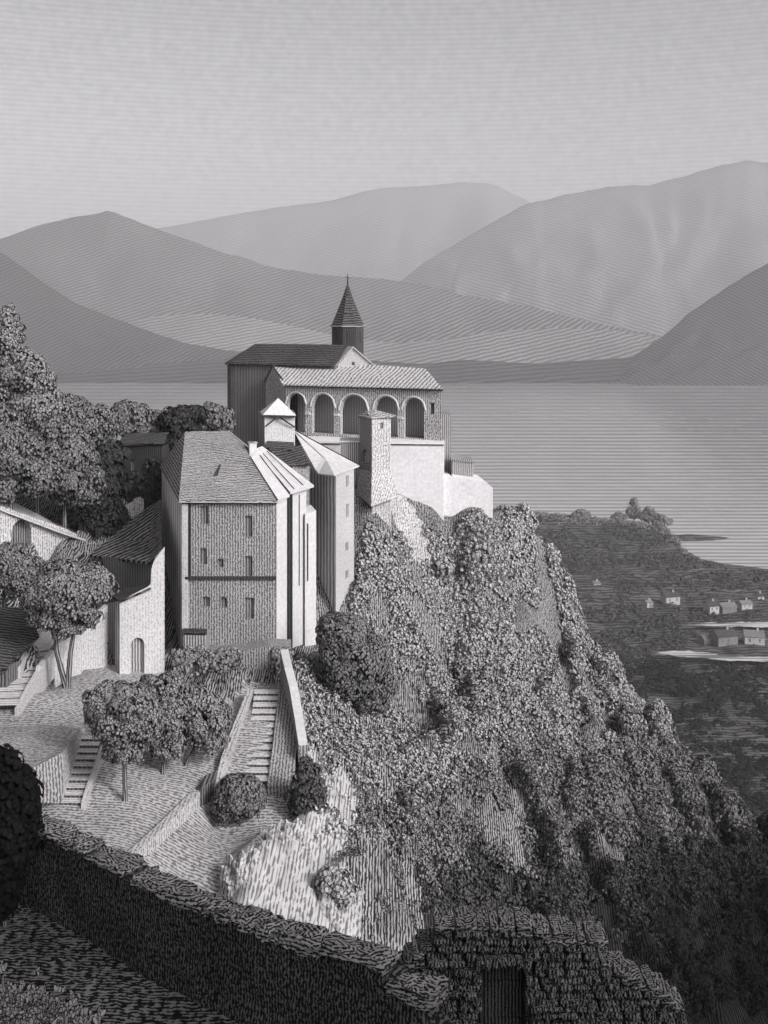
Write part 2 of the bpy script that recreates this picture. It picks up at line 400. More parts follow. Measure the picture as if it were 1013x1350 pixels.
def facade(mb, A, B, z0, ztop, ops=(), depth=.25, revmb=None):
    """wall sheet from A to B (left to right seen from outside); returns the back outline of every opening"""
    A = Vector((A[0], A[1], 0)); B = Vector((B[0], B[1], 0)); Ln = (B - A).length; d = (B - A) / Ln
    n = Vector((d.y, -d.x, 0))
    pl = [(0, ztop), (Ln, ztop)] if not isinstance(ztop, (list, tuple)) else list(ztop)
    zt = zline(pl)
    bps = {0.0, Ln} | {p[0] for p in pl if 0 < p[0] < Ln}
    for o in ops:
        r = (o['u1'] - o['u0']) / 2; uc = (o['u0'] + o['u1']) / 2
        k = 12 if o['arch'] else 1
        o['us'] = [o['u0'] + (o['u1'] - o['u0']) * i / k for i in range(k + 1)]
        if o['arch']:
            rz = min(r, (o['z1'] - o['z0']) * .6)
            o['top'] = (lambda u, r=r, uc=uc, zs=o['z1'] - rz, rz=rz: zs + rz * math.sqrt(max(0, 1 - ((u - uc) / r) ** 2)))
        else:
            o['top'] = (lambda u, z=o['z1']: z)
        bps |= set(o['us'])
    bl = sorted(bps)
    pt = lambda u, z, e=0.0: A + d * u + Vector((0, 0, z)) - n * e
    for ua, ub in zip(bl, bl[1:]):
        if ub - ua < 1e-6: continue
        um = (ua + ub) / 2; la = lb = z0
        for o in sorted([o for o in ops if o['u0'] < um < o['u1']], key=lambda o: o['z0']):
            if o['z0'] > la + 1e-4: mb.face([pt(ua, la), pt(ub, lb), pt(ub, o['z0']), pt(ua, o['z0'])])
            la, lb = o['top'](ua), o['top'](ub)
        mb.face([pt(ua, la), pt(ub, lb), pt(ub, zt(ub)), pt(ua, zt(ua))])
    outs = []
    for o in ops:
        ring = [(o['u1'], o['z0'])] + [(u, o['top'](u)) for u in reversed(o['us'])] + [(o['u0'], o['z0'])]
        if not o['arch']: ring = [(o['u0'], o['z0']), (o['u1'], o['z0']), (o['u1'], o['z1']), (o['u0'], o['z1'])]
        for (a, b) in zip(ring, ring[1:] + ring[:1]):
            (revmb or mb).face([pt(*a), pt(*b), pt(b[0], b[1], depth), pt(a[0], a[1], depth)])
        outs.append([pt(u, z, depth) for u, z in ring])
    return outs
def panes(rings, parent, name='window', mat=None, bars=False):
    for r in rings:
        m = MB(); m.face(r)
        o = m.build(name, mat or M['pane'], parent)
        if bars:
            c = sum(r, Vector()) / len(r); zs = [p.z for p in r]; d = (r[1] - r[0]).normalized(); n = Vector((d.y, -d.x, 0))
            f = MB(); q = c + n * .03
            f.face([q + d * .05 + Vector((0, 0, min(zs) - c.z)), q - d * .05 + Vector((0, 0, min(zs) - c.z)), q - d * .05 + Vector((0, 0, max(zs) - c.z)), q + d * .05 + Vector((0, 0, max(zs) - c.z))])
            f.build('glazing_bar', M['trim'], o)

def stairs(mbt, b0, b1, t0, t1, n, drop=.6, mbr=None):
    """flight from bottom edge b0-b1 to top edge t0-t1 with n steps"""
    b0, b1, t0, t1 = map(Vector, (b0, b1, t0, t1))
    for k in range(n):
        a, c = k / n, (k + 1) / n
        z0 = b0.z + (t0.z - b0.z) * a; z1 = b0.z + (t0.z - b0.z) * c
        la, ra = b0.lerp(t0, a), b1.lerp(t1, a); lc, rc = b0.lerp(t0, c), b1.lerp(t1, c)
        S = lambda p, z: Vector((p.x, p.y, z))
        rm_ = MB(); rm_.face([S(la, z0), S(ra, z0), S(ra, z1 - .035), S(la, z1 - .035)]); rm_.build('riser', M['riser'], mbr)
        mbt.face([S(la, z1 - .035) - Vector((0, .03, 0)), S(ra, z1 - .035) - Vector((0, .03, 0)), S(ra, z1) - Vector((0, .03, 0)), S(la, z1) - Vector((0, .03, 0))])
        mbt.face([S(la, z1) - Vector((0, .03, 0)), S(ra, z1) - Vector((0, .03, 0)), S(ra, z1), S(la, z1)])
        mbt.face([S(la, z1), S(ra, z1), S(rc, z1), S(lc, z1)])
        mbt.face([S(ra, z0 - drop), S(rc, z0 - drop), S(rc, z1), S(ra, z1)])
        mbt.face([S(lc, z0 - drop), S(la, z0 - drop), S(la, z1), S(lc, z1)])

def wall_run(mb, pts, th, h_or_base, cap=None):
    """thick wall along top points pts (3D); base z list or height; th thickness to the left of travel"""
    pts = [Vector(p) for p in pts]
    n = len(pts)
    nr = []
    for i in range(n):
        d = pts[min(i + 1, n - 1)] - pts[max(i - 1, 0)]; d.z = 0; d.normalize()
        nr.append(Vector((-d.y, d.x, 0)) * th)
    bz = [p.z - h_or_base for p in pts] if not isinstance(h_or_base, (list, tuple)) else list(h_or_base)
    for i in range(n - 1):
        a, b = pts[i], pts[i + 1]; al, bl = a + nr[i], b + nr[i + 1]
        A = Vector((a.x, a.y, bz[i])); B = Vector((b.x, b.y, bz[i + 1])); AL = Vector((al.x, al.y, bz[i])); BL = Vector((bl.x, bl.y, bz[i + 1]))
        mb.face([A, B, b, a]); mb.face([BL, AL, al, bl])
        (cap or mb).face([a, b, bl, al])
        if i == 0: mb.face([AL, A, a, al])
        if i == n - 2: mb.face([B, BL, bl, b])
#--TERRAIN--
# ------------------------------------------------------------------ far setting
def poly_y(pl, x):
    return float(np.interp(x, [p[0] for p in pl], [p[1] for p in pl]))
def fbm(x, y, z=0.0, o=4):
    return mnoise.fractal(Vector((x, y, z)), 1.0, 2.1, o, noise_basis='PERLIN_ORIGINAL')

def mountain(name, ridge, d_r, d_b, x0, x1, mat, rough=.06, nx=150, nr=26, seed=0.0, sag=.12, jag=1.2):
    """a range: crest line at its own distance, near foot, spurs and gullies, and a back slope"""
    rows = []
    xs = np.linspace(x0, x1, nx)
    crest = []
    for x in xs:
        j = jag * fbm(x * .045, seed, 1.0)
        crest.append(P(x, poly_y(ridge, x) + j, d_r))
    H = max(c.z for c in crest)
    V = []
    for r in range(nr):
        t = r / (nr - 1)
        for x, c in zip(xs, crest):
            yb = d_b
            foot = Vector((c.x * (yb / d_r) * 1.0, yb, -6))
            p = foot.lerp(c, t)
            p.z = -6 + (c.z + 6) * (t ** 1.25)
            env = math.sin(math.pi * min(1, t * 1.0)) ** .8 if t < 1 else 0
            sx = c.x / d_r * 9
            k = fbm(sx * 1.3 + seed, t * 1.1, seed) + .5 * fbm(sx * 3.4 + seed, t * 2.2, seed + 5)
            p.y += -k * env * (d_r - d_b) * .06
            p.x += k * env * (d_r - d_b) * .06
            p.z += fbm(sx * 4 + 3, t * 5, seed) * env * H * rough * .5
            V.append(p)
    for f, zf in ((1.06, .82), (1.16, .4), (1.28, -.02)):
        for c in crest:
            V.append(Vector((c.x * f, c.y * f, c.z * zf)))
    o = grid_mesh(name, np.array([tuple(p) for p in V]), nr + 3, nx, mat)
    return kind(o, 'structure')

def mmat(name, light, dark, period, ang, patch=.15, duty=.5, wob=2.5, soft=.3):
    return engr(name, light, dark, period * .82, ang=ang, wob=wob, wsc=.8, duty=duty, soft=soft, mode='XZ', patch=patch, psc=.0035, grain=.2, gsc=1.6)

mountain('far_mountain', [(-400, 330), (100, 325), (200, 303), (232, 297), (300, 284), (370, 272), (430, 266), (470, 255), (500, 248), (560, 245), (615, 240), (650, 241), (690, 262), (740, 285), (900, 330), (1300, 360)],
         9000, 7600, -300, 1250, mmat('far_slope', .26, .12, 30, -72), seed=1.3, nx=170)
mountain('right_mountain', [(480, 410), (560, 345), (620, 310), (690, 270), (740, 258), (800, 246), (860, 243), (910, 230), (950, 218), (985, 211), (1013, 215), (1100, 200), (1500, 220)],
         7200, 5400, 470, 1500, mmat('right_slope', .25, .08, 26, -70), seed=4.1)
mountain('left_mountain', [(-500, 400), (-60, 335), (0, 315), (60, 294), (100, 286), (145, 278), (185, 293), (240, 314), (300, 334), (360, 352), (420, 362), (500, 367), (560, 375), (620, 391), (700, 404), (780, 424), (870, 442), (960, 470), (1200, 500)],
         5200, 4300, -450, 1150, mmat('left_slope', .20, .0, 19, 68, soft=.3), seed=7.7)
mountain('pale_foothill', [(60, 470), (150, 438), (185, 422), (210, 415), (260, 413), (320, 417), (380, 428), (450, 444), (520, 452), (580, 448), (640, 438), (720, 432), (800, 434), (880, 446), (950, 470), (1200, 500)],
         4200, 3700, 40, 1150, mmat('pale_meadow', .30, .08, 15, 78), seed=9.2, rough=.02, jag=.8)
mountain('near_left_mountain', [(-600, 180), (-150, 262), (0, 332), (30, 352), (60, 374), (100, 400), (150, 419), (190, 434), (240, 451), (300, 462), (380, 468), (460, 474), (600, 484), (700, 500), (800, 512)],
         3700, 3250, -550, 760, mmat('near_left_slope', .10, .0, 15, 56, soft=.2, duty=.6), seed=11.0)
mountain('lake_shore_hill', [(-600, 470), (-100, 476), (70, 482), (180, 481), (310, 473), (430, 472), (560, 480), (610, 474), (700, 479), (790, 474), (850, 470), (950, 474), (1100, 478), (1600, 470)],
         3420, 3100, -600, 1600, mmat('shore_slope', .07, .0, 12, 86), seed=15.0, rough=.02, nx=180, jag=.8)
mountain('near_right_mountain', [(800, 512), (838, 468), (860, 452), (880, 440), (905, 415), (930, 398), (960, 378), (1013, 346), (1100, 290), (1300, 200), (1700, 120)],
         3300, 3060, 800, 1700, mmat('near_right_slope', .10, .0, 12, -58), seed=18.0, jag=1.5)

# the lake: one sheet out past the far shore
me = bpy.data.meshes.new('lake')
me.from_pydata([(-6000, 420, 0), (6000, 420, 0), (6000, 9300, 0), (-6000, 9300, 0)], [], [(0, 1, 2, 3)])
me.uv_layers.new(name='UVMap'); me.materials.append(M['lake'])
o = bpy.data.objects.new('lake', me); col.objects.link(o); kind(o, 'structure')

# the valley floor: a low delta running out into the lake
shore = [(-900, 660), (400, 664), (650, 669), (700, 675), (760, 681), (820, 686), (878, 696), (893, 708), (899, 722), (925, 734), (960, 742), (1013, 748), (1150, 752), (1800, 756)]
xs = np.concatenate([np.linspace(-900, 560, 60), np.linspace(565, 1100, 120), np.linspace(1110, 1800, 30)])
NR = 70
V = []
for r in range(NR):
    t = r / (NR - 1)
    for x in xs:
        ds = CAMZ * F / (poly_y(shore, x) + 1.6 * fbm(x * .05, 3.0) - HY)
        d = ds + (215 - ds) * t ** 1.15
        q = P(x, 900, d)
        z = -.4 + min(1.0, t * 14) * 1.9 + min(1, t * 6) * (1.6 * fbm(q.x * .012, q.y * .012, 2) + .5 * fbm(q.x * .05, q.y * .05, 6))
        V.append((q.x, q.y, z if r else -1.2))
VALLEY = np.array(V)
o = grid_mesh('valley_floor', VALLEY, NR, len(xs), M['plain']); kind(o, 'structure')
def valley_z(px, py): 
    return PZ(px, py, 1.6)
# a sand spit reaching into the lake
m = MB(); sp = []
for px, py in ((880, 707), (905, 704), (935, 706), (962, 709), (940, 712), (905, 713), (882, 712)):
    sp.append(PZ(px, py, .35))
m.face([tuple(p) for p in sp]); kind(m.build('sand_spit', M['plain'], origin=sp[0]), 'structure')

def strip(name, top, bot, z, mat, step=5):
    m = MB(); x0, x1 = top[0][0], top[-1][0]; n = int((x1 - x0) / step)
    for i in range(n):
        a, b = x0 + (x1 - x0) * i / n, x0 + (x1 - x0) * (i + 1) / n
        j = lambda x, s: 1.0 * fbm(x * .07, s) + 1.3 * fbm(x * .31, s + 3)
        m.face([PZ(a, poly_y(bot, a) + j(a, 1), z), PZ(b, poly_y(bot, b) + j(b, 1), z), PZ(b, poly_y(top, b) + j(b, 7), z), PZ(a, poly_y(top, a) + j(a, 7), z)])
    return kind(m.build(name, mat, origin=PZ(x0, top[0][1], z)), 'structure')
strip('country_road', [(868, 860), (890, 858), (930, 860), (960, 865), (1013, 866), (1200, 867)], [(868, 861), (890, 865), (930, 868), (960, 871), (1013, 872), (1200, 872)], 4.6, M['track'])
strip('village_street', [(908, 824), (930, 821), (960, 821), (1013, 820), (1200, 820)], [(908, 825), (930, 826), (960, 826), (1013, 827), (1200, 827)], 4.6, M['track'])

# ------------------------------------------------------------------ the rock: one terrain from measured spot heights
CP = []
def cp(*pts):
    for p in pts: CP.append(tuple(P(*p)))
def cw(*pts):
    for p in pts: CP.append(p)
# upper path and chapel forecourt
cp((-60, 940, 84), (0, 940, 84), (60, 922, 86), (110, 886, 94), (190, 890, 96), (140, 882, 97), (60, 985, 79), (20, 975, 80), (97, 962, 80), (215, 890, 97))
# terrace with the trees
cp((165, 1055, 74), (215, 1025, 78), (245, 1018, 79), (120, 1065, 73), (70, 1078, 71.5), (200, 1080, 72.5), (255, 1046, 76.5), (150, 1130, 66.8), (100, 1100, 70), (30, 1095, 71), (-60, 1080, 72), (200, 960, 84.5), (260, 960, 85), (140, 985, 82))
# lower path, stair foot
cp((290, 1098, 76), (320, 1092, 76), (375, 1078, 77), (300, 1122, 73), (245, 1160, 69), (330, 1150, 70.5), (215, 1170, 66.5), (340, 1037, 79.5), (385, 1020, 82))
cp((350, 912, 92), (345, 960, 86), (300, 930, 92), (285, 980, 84), (390, 940, 92))
cp((330, 1230, 66), (420, 1150, 71.5), (430, 1225, 68), (520, 1240, 72), (500, 1150, 78), (470, 1060, 83.5), (410, 1000, 84.5), (420, 960, 88), (445, 965, 90), (490, 950, 95), (440, 1100, 77))
cp((240, 858, 102), (300, 858, 102), (365, 858, 102), (415, 862, 107), (445, 840, 116), (470, 815, 124), (380, 885, 98))
# promontory
cp((490, 660, 129), (515, 655, 132.5), (480, 690, 127.5), (475, 760, 123), (520, 700, 132), (560, 668, 138), (600, 676, 141), (650, 684, 145), (700, 700, 148), (735, 748, 148))
SIL = [(690, 690, 147.5), (722, 712, 148), (740, 748, 147.5), (750, 782, 147), (752, 812, 146.5), (778, 818, 146), (798, 834, 146), (808, 852, 145.5), (816, 884, 145), (842, 902, 145), (868, 922, 144), (882, 940, 143), (888, 970, 142), (912, 986, 141), (936, 1004, 140), (958, 1026, 139), (966, 1052, 138), (990, 1062, 137), (1013, 1077, 136), (1100, 1130, 134)]
SIL = [(x - 9, y + 13, d) if x > 700 else (x, y + 8, d) for x, y, d in SIL]
cp(*SIL)
cp((528, 658, 136.3), (545, 667, 136.8), (575, 676, 137.2), (610, 687, 137.4), (640, 695, 137.4), (655, 700, 137.6), (540, 662, 140), (575, 674, 141), (610, 686, 142), (640, 696, 142.5))
cp((560, 740, 134), (600, 760, 136), (680, 780, 140), (560, 850, 124), (620, 850, 128), (700, 850, 134), (520, 900, 108), (600, 950, 114), (700, 950, 122), (800, 950, 134))
cp((560, 1050, 96), (650, 1050, 104), (750, 1050, 114), (850, 1050, 124), (560, 1150, 86), (650, 1150, 94), (750, 1150, 102), (850, 1150, 110), (950, 1150, 118))
cp((600, 1250, 80), (700, 1250, 86), (800, 1300, 90), (950, 1300, 100), (700, 1400, 78), (900, 1500, 80), (500, 1350, 66), (300, 1350, 60), (150, 1300, 58), (0, 1250, 60), (-100, 1230, 62), (1200, 1400, 104))
# behind the crest of the promontory it falls to the valley floor
for (px, py, d) in SIL:
    p = P(px, py, d)
    cw((p.x + 4.5, p.y + 5, p.z - 7), (p.x + 16, p.y + 22, max(20, p.z - 30)), (p.x + 45, p.y + 60, max(1, p.z - 92)))
# building ground behind, wooded slope to the left
cw((-20, 150, 149), (0, 156, 149), (8, 152, 146), (-20, 125, 146), (-8, 130, 148), (-15, 170, 148), (5, 168, 147), (14, 160, 141))
cw((-30, 110, 142), (-35, 118, 146), (-50, 108, 149), (-38, 104, 145), (-60, 105, 150), (-45, 98, 143.5), (-34, 95, 141), (-50, 90, 140.5))
cw((-50, 130, 155), (-38, 132, 151), (-30, 150, 149), (-68, 130, 158), (-80, 110, 157), (-70, 150, 157), (-95, 140, 166), (-50, 160, 151))
cw((-50, 200, 136), (-20, 200, 132), (10, 195, 128), (-90, 200, 150), (-50, 270, 84), (0, 270, 70), (50, 260, 40), (-100, 270, 100))
cw((100, 220, 30), (120, 190, 40), (150, 150, 40), (110, 110, 62), (80, 80, 92), (60, 62, 110), (150, 100, 55), (0, 350, 3), (80, 330, 1), (150, 300, 1), (-80, 370, 8), (190, 220, 2), (200, 160, 20), (200, 90, 40))
cw((-80, 60, 138), (-60, 75, 138), (-100, 85, 144), (30, 55, 118), (60, 50, 112), (0, 50, 128), (-30, 50, 132))
CP = np.array(CP)
X2 = CP[:, :2]
R = np.linalg.norm(X2[:, None] - X2[None], axis=2)
n = len(CP)
A = np.zeros((n + 3, n + 3)); A[:n, :n] = -(R) + np.eye(n) * .04
A[:n, n:] = np.c_[np.ones(n), X2]; A[n:, :n] = A[:n, n:].T
COEF = np.linalg.solve(A, np.r_[CP[:, 2], 0, 0, 0])
def Zbase(x, y):
    q = np.stack([np.ravel(x), np.ravel(y)], 1)
    out = np.empty(len(q))
    for s in range(0, len(q), 4000):
        qq = q[s:s + 4000]
        r = np.linalg.norm(qq[:, None] - X2[None], axis=2)
        out[s:s + 4000] = -r @ COEF[:n] + COEF[n] + qq @ COEF[n + 1:]
    return out.reshape(np.shape(x))
def inside(poly, x, y):
    x = np.asarray(x); y = np.asarray(y); r = np.zeros(x.shape, bool)
    for (x1, y1), (x2, y2) in zip(poly, poly[1:] + poly[:1]):
        c = ((y1 > y) != (y2 > y)) & (x < (x2 - x1) * (y - y1) / ((y2 - y1) or 1e-9) + x1)
        r ^= c
    return r
# ground plans of the paved ground, the bare rock and the ravine (as surveyed from the viewpoint)
TERR = [(-80, 925), (60, 905), (115, 876), (232, 884), (236, 920), (262, 960), (300, 925), (330, 900), (372, 900), (405, 985), (392, 1084), (345, 1110), (300, 1140), (278, 1185), (278, 1270), (150, 1220), (-80, 1110)]
ROCK = [(394, 985), (420, 985), (440, 1010), (470, 1035), (478, 1060), (470, 1090), (452, 1115), (455, 1150), (480, 1190), (470, 1235), (455, 1270), (278, 1270), (280, 1180), (300, 1140), (345, 1110), (392, 1084)]
RAV = [(480, 1085), (520, 1105), (560, 1120), (600, 1140), (680, 1130), (760, 1160), (840, 1130), (900, 1110), (960, 1130), (1100, 1150), (1300, 1500), (380, 1500), (425, 1270), (450, 1215), (462, 1150)]
RIB = [(500, 640), (522, 640), (545, 668), (562, 700), (571, 738), (548, 742), (532, 705), (512, 672)]
def to_px(x, y, z):
    return CX + F * x / y, HY + F * (CAMZ - z) / y
xs = np.concatenate([np.linspace(-110, -47, 30), np.arange(-46, 62, .55), np.linspace(63, 200, 50)])
ys = np.concatenate([np.arange(52, 152, .6), np.linspace(153, 380, 70)])
GX, GY = np.meshgrid(xs, ys)
GZ = Zbase(GX, GY)
px, py = to_px(GX, GY, GZ)
flat = inside(TERR, px, py)
# soften the mask
fm = flat.astype(float)
for _ in range(3):
    fm[1:-1, 1:-1] = (fm[1:-1, 1:-1] + fm[:-2, 1:-1] + fm[2:, 1:-1] + fm[1:-1, :-2] + fm[1:-1, 2:]) / 5
def gully(x, y, z):
    wx = x + 1.6 * fbm(x * .12, y * .12, 3)
    return 1 - 2 * abs(fbm(wx * .16 + 5, y * .035, z * .02, 2))
def relief(x, y, z):
    wx = x + 1.6 * fbm(x * .12, y * .12, 3)
    rib = 1 - 2 * abs(fbm(wx * .16 + 5, y * .035, z * .02, 2))          # buttresses running down the slope
    rib2 = .5 - abs(fbm(wx * .42 + 9, y * .12, z * .05, 2))
    led = fbm(x * .05, y * .2, z * .25 + 7, 2)
    return 3.4 * (rib - .55) + 1.8 * rib2 + 1.3 * led + .5 * fbm(x * .8, y * .6, z * .3)
rough = np.array([[relief(x, y, z) for x, y, z in zip(r1, r2, r3)] for r1, r2, r3 in zip(GX, GY, GZ)])
valley_fade = np.clip((GZ - 6) / 20, 0, 1)
built = inside([(-30, 95), (-9, 95), (6, 127), (13, 130), (20, 136), (20, 146), (12, 175), (-30, 175)], GX, GY).astype(float)
GZ = GZ + rough * (1 - fm) * valley_fade * (1 - .75 * built)
GZ = np.where((GY > 150) & (GZ < 1), -3, GZ)
for bx, by, bd, br_, bh in ((738, 738, 147.5, 3.2, 1.6), (772, 786, 146, 2.6, -3.4), (803, 838, 145.5, 2.2, 1.6), (836, 876, 144.5, 2.6, -3.2), (872, 922, 143.5, 2.4, 1.5), (904, 960, 141.5, 2.3, -3.0), (938, 1002, 140, 2.2, 1.3), (980, 1040, 137.5, 2.4, -2.2),
                            (690, 690, 147.5, 3.0, .8), (600, 820, 127, 3.5, -2.0), (700, 870, 133, 3.2, -2.2), (640, 760, 137, 3.0, 1.6), (560, 800, 126, 3.0, 1.4), (780, 930, 132, 3.2, -2.0), (690, 960, 119, 3.0, 1.5), (560, 960, 106, 3.0, -1.8), (820, 1010, 129, 3, 1.4), (620, 1010, 105, 2.6, 1.6), (500, 1010, 92, 2.4, 1.2)):
    q = P(bx, by, bd)
    GZ = GZ + bh * np.exp(-((GX - q.x) ** 2 + ((GY - q.y) * .7) ** 2) / br_ ** 2)
def hillz(x, y):
    i = int(np.clip(np.searchsorted(xs, x) - 1, 0, len(xs) - 2)); j = int(np.clip(np.searchsorted(ys, y) - 1, 0, len(ys) - 2))
    a = (x - xs[i]) / (xs[i + 1] - xs[i]); b = (y - ys[j]) / (ys[j + 1] - ys[j])
    return float((GZ[j, i] * (1 - a) + GZ[j, i + 1] * a) * (1 - b) + (GZ[j + 1, i] * (1 - a) + GZ[j + 1, i + 1] * a) * b)
def G(px, py, d0, d1=None):
    """where the sight line of a pixel meets the terrain near distance d0"""
    d0, d1 = (d0 * .9, d0 * 1.12) if d1 is None else (d0, d1)
    prev = None
    for d in np.linspace(d0, d1, 240):
        p = P(px, py, d)
        if hillz(p.x, p.y) >= p.z: return Vector((p.x, p.y, hillz(p.x, p.y)))
    p = P(px, py, (d0 + d1) / 2); return Vector((p.x, p.y, hillz(p.x, p.y)))
cx_ = (GX[:-1, :-1] + GX[1:, 1:]) / 2; cy_ = (GY[:-1, :-1] + GY[1:, 1:]) / 2; cz_ = (GZ[:-1, :-1] + GZ[1:, 1:]) / 2
fpx, fpy = to_px(cx_, cy_, cz_)
jx = np.array([[fbm(x * .35, y * .35, 2) for x, y in zip(r1, r2)] for r1, r2 in zip(cx_, cy_)]); jy = np.array([[fbm(x * .3 + 40, y * .3, 5) for x, y in zip(r1, r2)] for r1, r2 in zip(cx_, cy_)])
qpx = fpx + 26 * jx; qpy = fpy + 34 * jy
near = cy_ < 128
rav = inside(RAV, qpx, qpy) & (cy_ < 128)
rock = inside(ROCK, fpx + 9 * jx, fpy + 9 * jy) & near
rib = inside(RIB, fpx, fpy) & (cy_ < 138)
ter = inside(TERR, fpx + 5 * jx, fpy + 5 * jy) & near
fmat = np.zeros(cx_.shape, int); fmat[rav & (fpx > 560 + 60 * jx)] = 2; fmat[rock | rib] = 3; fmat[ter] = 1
V = np.stack([GX, GY, GZ], -1).reshape(-1, 3)
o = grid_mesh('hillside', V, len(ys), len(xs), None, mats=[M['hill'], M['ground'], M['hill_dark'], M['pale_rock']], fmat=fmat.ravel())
kind(o, 'structure')

# leafy scrub on the hillside: ground cover, uncountable
dzx = np.gradient(GZ, axis=1) / np.gradient(GX, axis=1); dzy = np.gradient(GZ, axis=0) / np.gradient(GY, axis=0)
def scrub(name, mask_fn, dens, rlob, mat, clump=(6, 11), rc=(.5, 1.1), thr=-.1, nsc=.22, K=6, gul=-9):
    sel = np.argwhere(mask_fn(fpx, fpy, cx_, cy_, cz_))
    ar = (xs[sel[:, 1] + 1] - xs[sel[:, 1]]) * (ys[sel[:, 0] + 1] - ys[sel[:, 0]])
    sl = np.sqrt(1 + dzx[sel[:, 0], sel[:, 1]] ** 2 + dzy[sel[:, 0], sel[:, 1]] ** 2)
    cnt = RNG.poisson(ar * sl * dens)
    PP, NN, SS = [], [], []
    for (j, i), c in zip(sel, cnt):
        for _ in range(c):
            x = RNG.uniform(xs[i], xs[i + 1]); y = RNG.uniform(ys[j], ys[j + 1]); z = hillz(x, y)
            v = fbm(x * nsc + 31, y * nsc * .7 + 7, z * nsc * .5)
            if v < thr + RNG.uniform(-.12, .12) or gully(x, y, z) < gul + RNG.uniform(-.1, .1): continue
            nn = np.array([-dzx[j, i], -dzy[j, i], 1.0]); nn /= np.linalg.norm(nn)
            r = RNG.uniform(*rc); k = RNG.integers(*clump)
            e = RNG.normal(0, 1, (k, 3)); e /= np.linalg.norm(e, axis=1, keepdims=True)
            e += nn * .75; e /= np.linalg.norm(e, axis=1, keepdims=True)
            PP.append(np.array([x, y, z]) + e * r * np.array([1, 1, .8])); NN.append(e + RNG.normal(0, .12, e.shape)); SS.append(rlob * (y / 110) * RNG.uniform(.65, 1.35, k))
    o = leaves(name, np.concatenate(PP), np.concatenate(NN), np.concatenate(SS), mat, K=K)
    return kind(o, 'stuff')
vis = lambda px, py, x, y: (px > -60) & (px < 1080) & (py < 1400) & (y < 168)
bld = [(-31, 100), (-11, 96), (-6, 108), (-4, 118), (-3.2, 126), (-1, 128), (1.6, 131), (2.2, 135), (16, 139.2), (17, 170), (-30, 172)]
notb = lambda x, y: ~inside(bld, x, y)
allh = lambda px, py, x, y: vis(px, py, x, y) & notb(x, y) & ~rock & ~ter & ~rib & (px > 395)
tone = fpy - 1010 - .22 * (fpx - 560) * -1 + 70 * jy          # scrub colours step darker downhill: ravine shade put into the leaf colour
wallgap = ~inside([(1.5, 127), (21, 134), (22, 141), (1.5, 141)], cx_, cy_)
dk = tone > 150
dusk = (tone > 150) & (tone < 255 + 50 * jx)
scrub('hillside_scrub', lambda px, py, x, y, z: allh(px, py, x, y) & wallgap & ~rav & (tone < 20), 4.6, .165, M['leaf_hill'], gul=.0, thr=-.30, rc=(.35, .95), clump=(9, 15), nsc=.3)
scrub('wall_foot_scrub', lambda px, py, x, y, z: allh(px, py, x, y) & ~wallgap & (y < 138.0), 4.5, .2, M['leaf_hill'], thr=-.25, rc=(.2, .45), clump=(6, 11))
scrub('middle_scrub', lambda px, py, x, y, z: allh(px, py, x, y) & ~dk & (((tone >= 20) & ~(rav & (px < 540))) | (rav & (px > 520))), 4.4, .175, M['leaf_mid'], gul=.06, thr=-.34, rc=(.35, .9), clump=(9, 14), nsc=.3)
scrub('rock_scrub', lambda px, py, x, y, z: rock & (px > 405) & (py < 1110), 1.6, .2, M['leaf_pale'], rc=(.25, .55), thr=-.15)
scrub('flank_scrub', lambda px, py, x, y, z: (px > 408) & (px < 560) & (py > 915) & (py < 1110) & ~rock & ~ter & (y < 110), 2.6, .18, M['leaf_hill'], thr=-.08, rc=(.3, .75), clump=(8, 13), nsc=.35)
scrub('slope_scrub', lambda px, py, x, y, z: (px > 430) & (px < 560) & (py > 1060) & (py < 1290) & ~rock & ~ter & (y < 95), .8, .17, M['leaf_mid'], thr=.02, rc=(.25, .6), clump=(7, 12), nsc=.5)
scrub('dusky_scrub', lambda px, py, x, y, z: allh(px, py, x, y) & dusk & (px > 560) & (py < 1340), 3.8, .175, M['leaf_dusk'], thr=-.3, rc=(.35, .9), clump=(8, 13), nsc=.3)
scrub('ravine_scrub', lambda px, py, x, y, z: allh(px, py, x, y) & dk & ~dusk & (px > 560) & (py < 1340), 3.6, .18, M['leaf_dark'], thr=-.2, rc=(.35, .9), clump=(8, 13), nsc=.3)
# ------------------------------------------------------------------ buildings
XY = lambda p: (p.x, p.y)
def house(name, label, cat, loc, group=None): return thing(name, label, cat, loc, group)

# ---- the tall convent house in front
ZE = 153.57
FL, FR = P(240, 660, 100), P(365, 660, 100)
BL = PZ(213, 615, ZE); R1 = P(378.5, 655, 102.6)
R2 = P(386, 655, 105.2); R3 = P(404, 655, 108.8)
root = house('convent_house', 'tall four storey stone convent house with grey tiled hipped roof and bright plaster side', 'house', (FL.x, FL.y, 139))
w = MB()
front = ops_px(FL, FR, [(265, 667, 275, 691), (323, 680, 333, 708), (264, 723, 273, 744), (287, 737, 295, 748), (323, 733, 333, 760), (267, 787, 277, 800), (290, 787, 300, 801, True), (323, 788, 335, 816)])
pr = facade(w, XY(FL), XY(FR), 136.5, ZE, front, .3)
w.build('front_wall', M['masonry'], root)
panes(pr, root)
w = MB(); facade(w, XY(BL), XY(FL), 137, ZE); w.build('side_wall', M['grey_long'], root)
w = MB(); facade(w, XY(FR), XY(R1), 136.5, ZE); w.build('side_wall', M['white'], root)
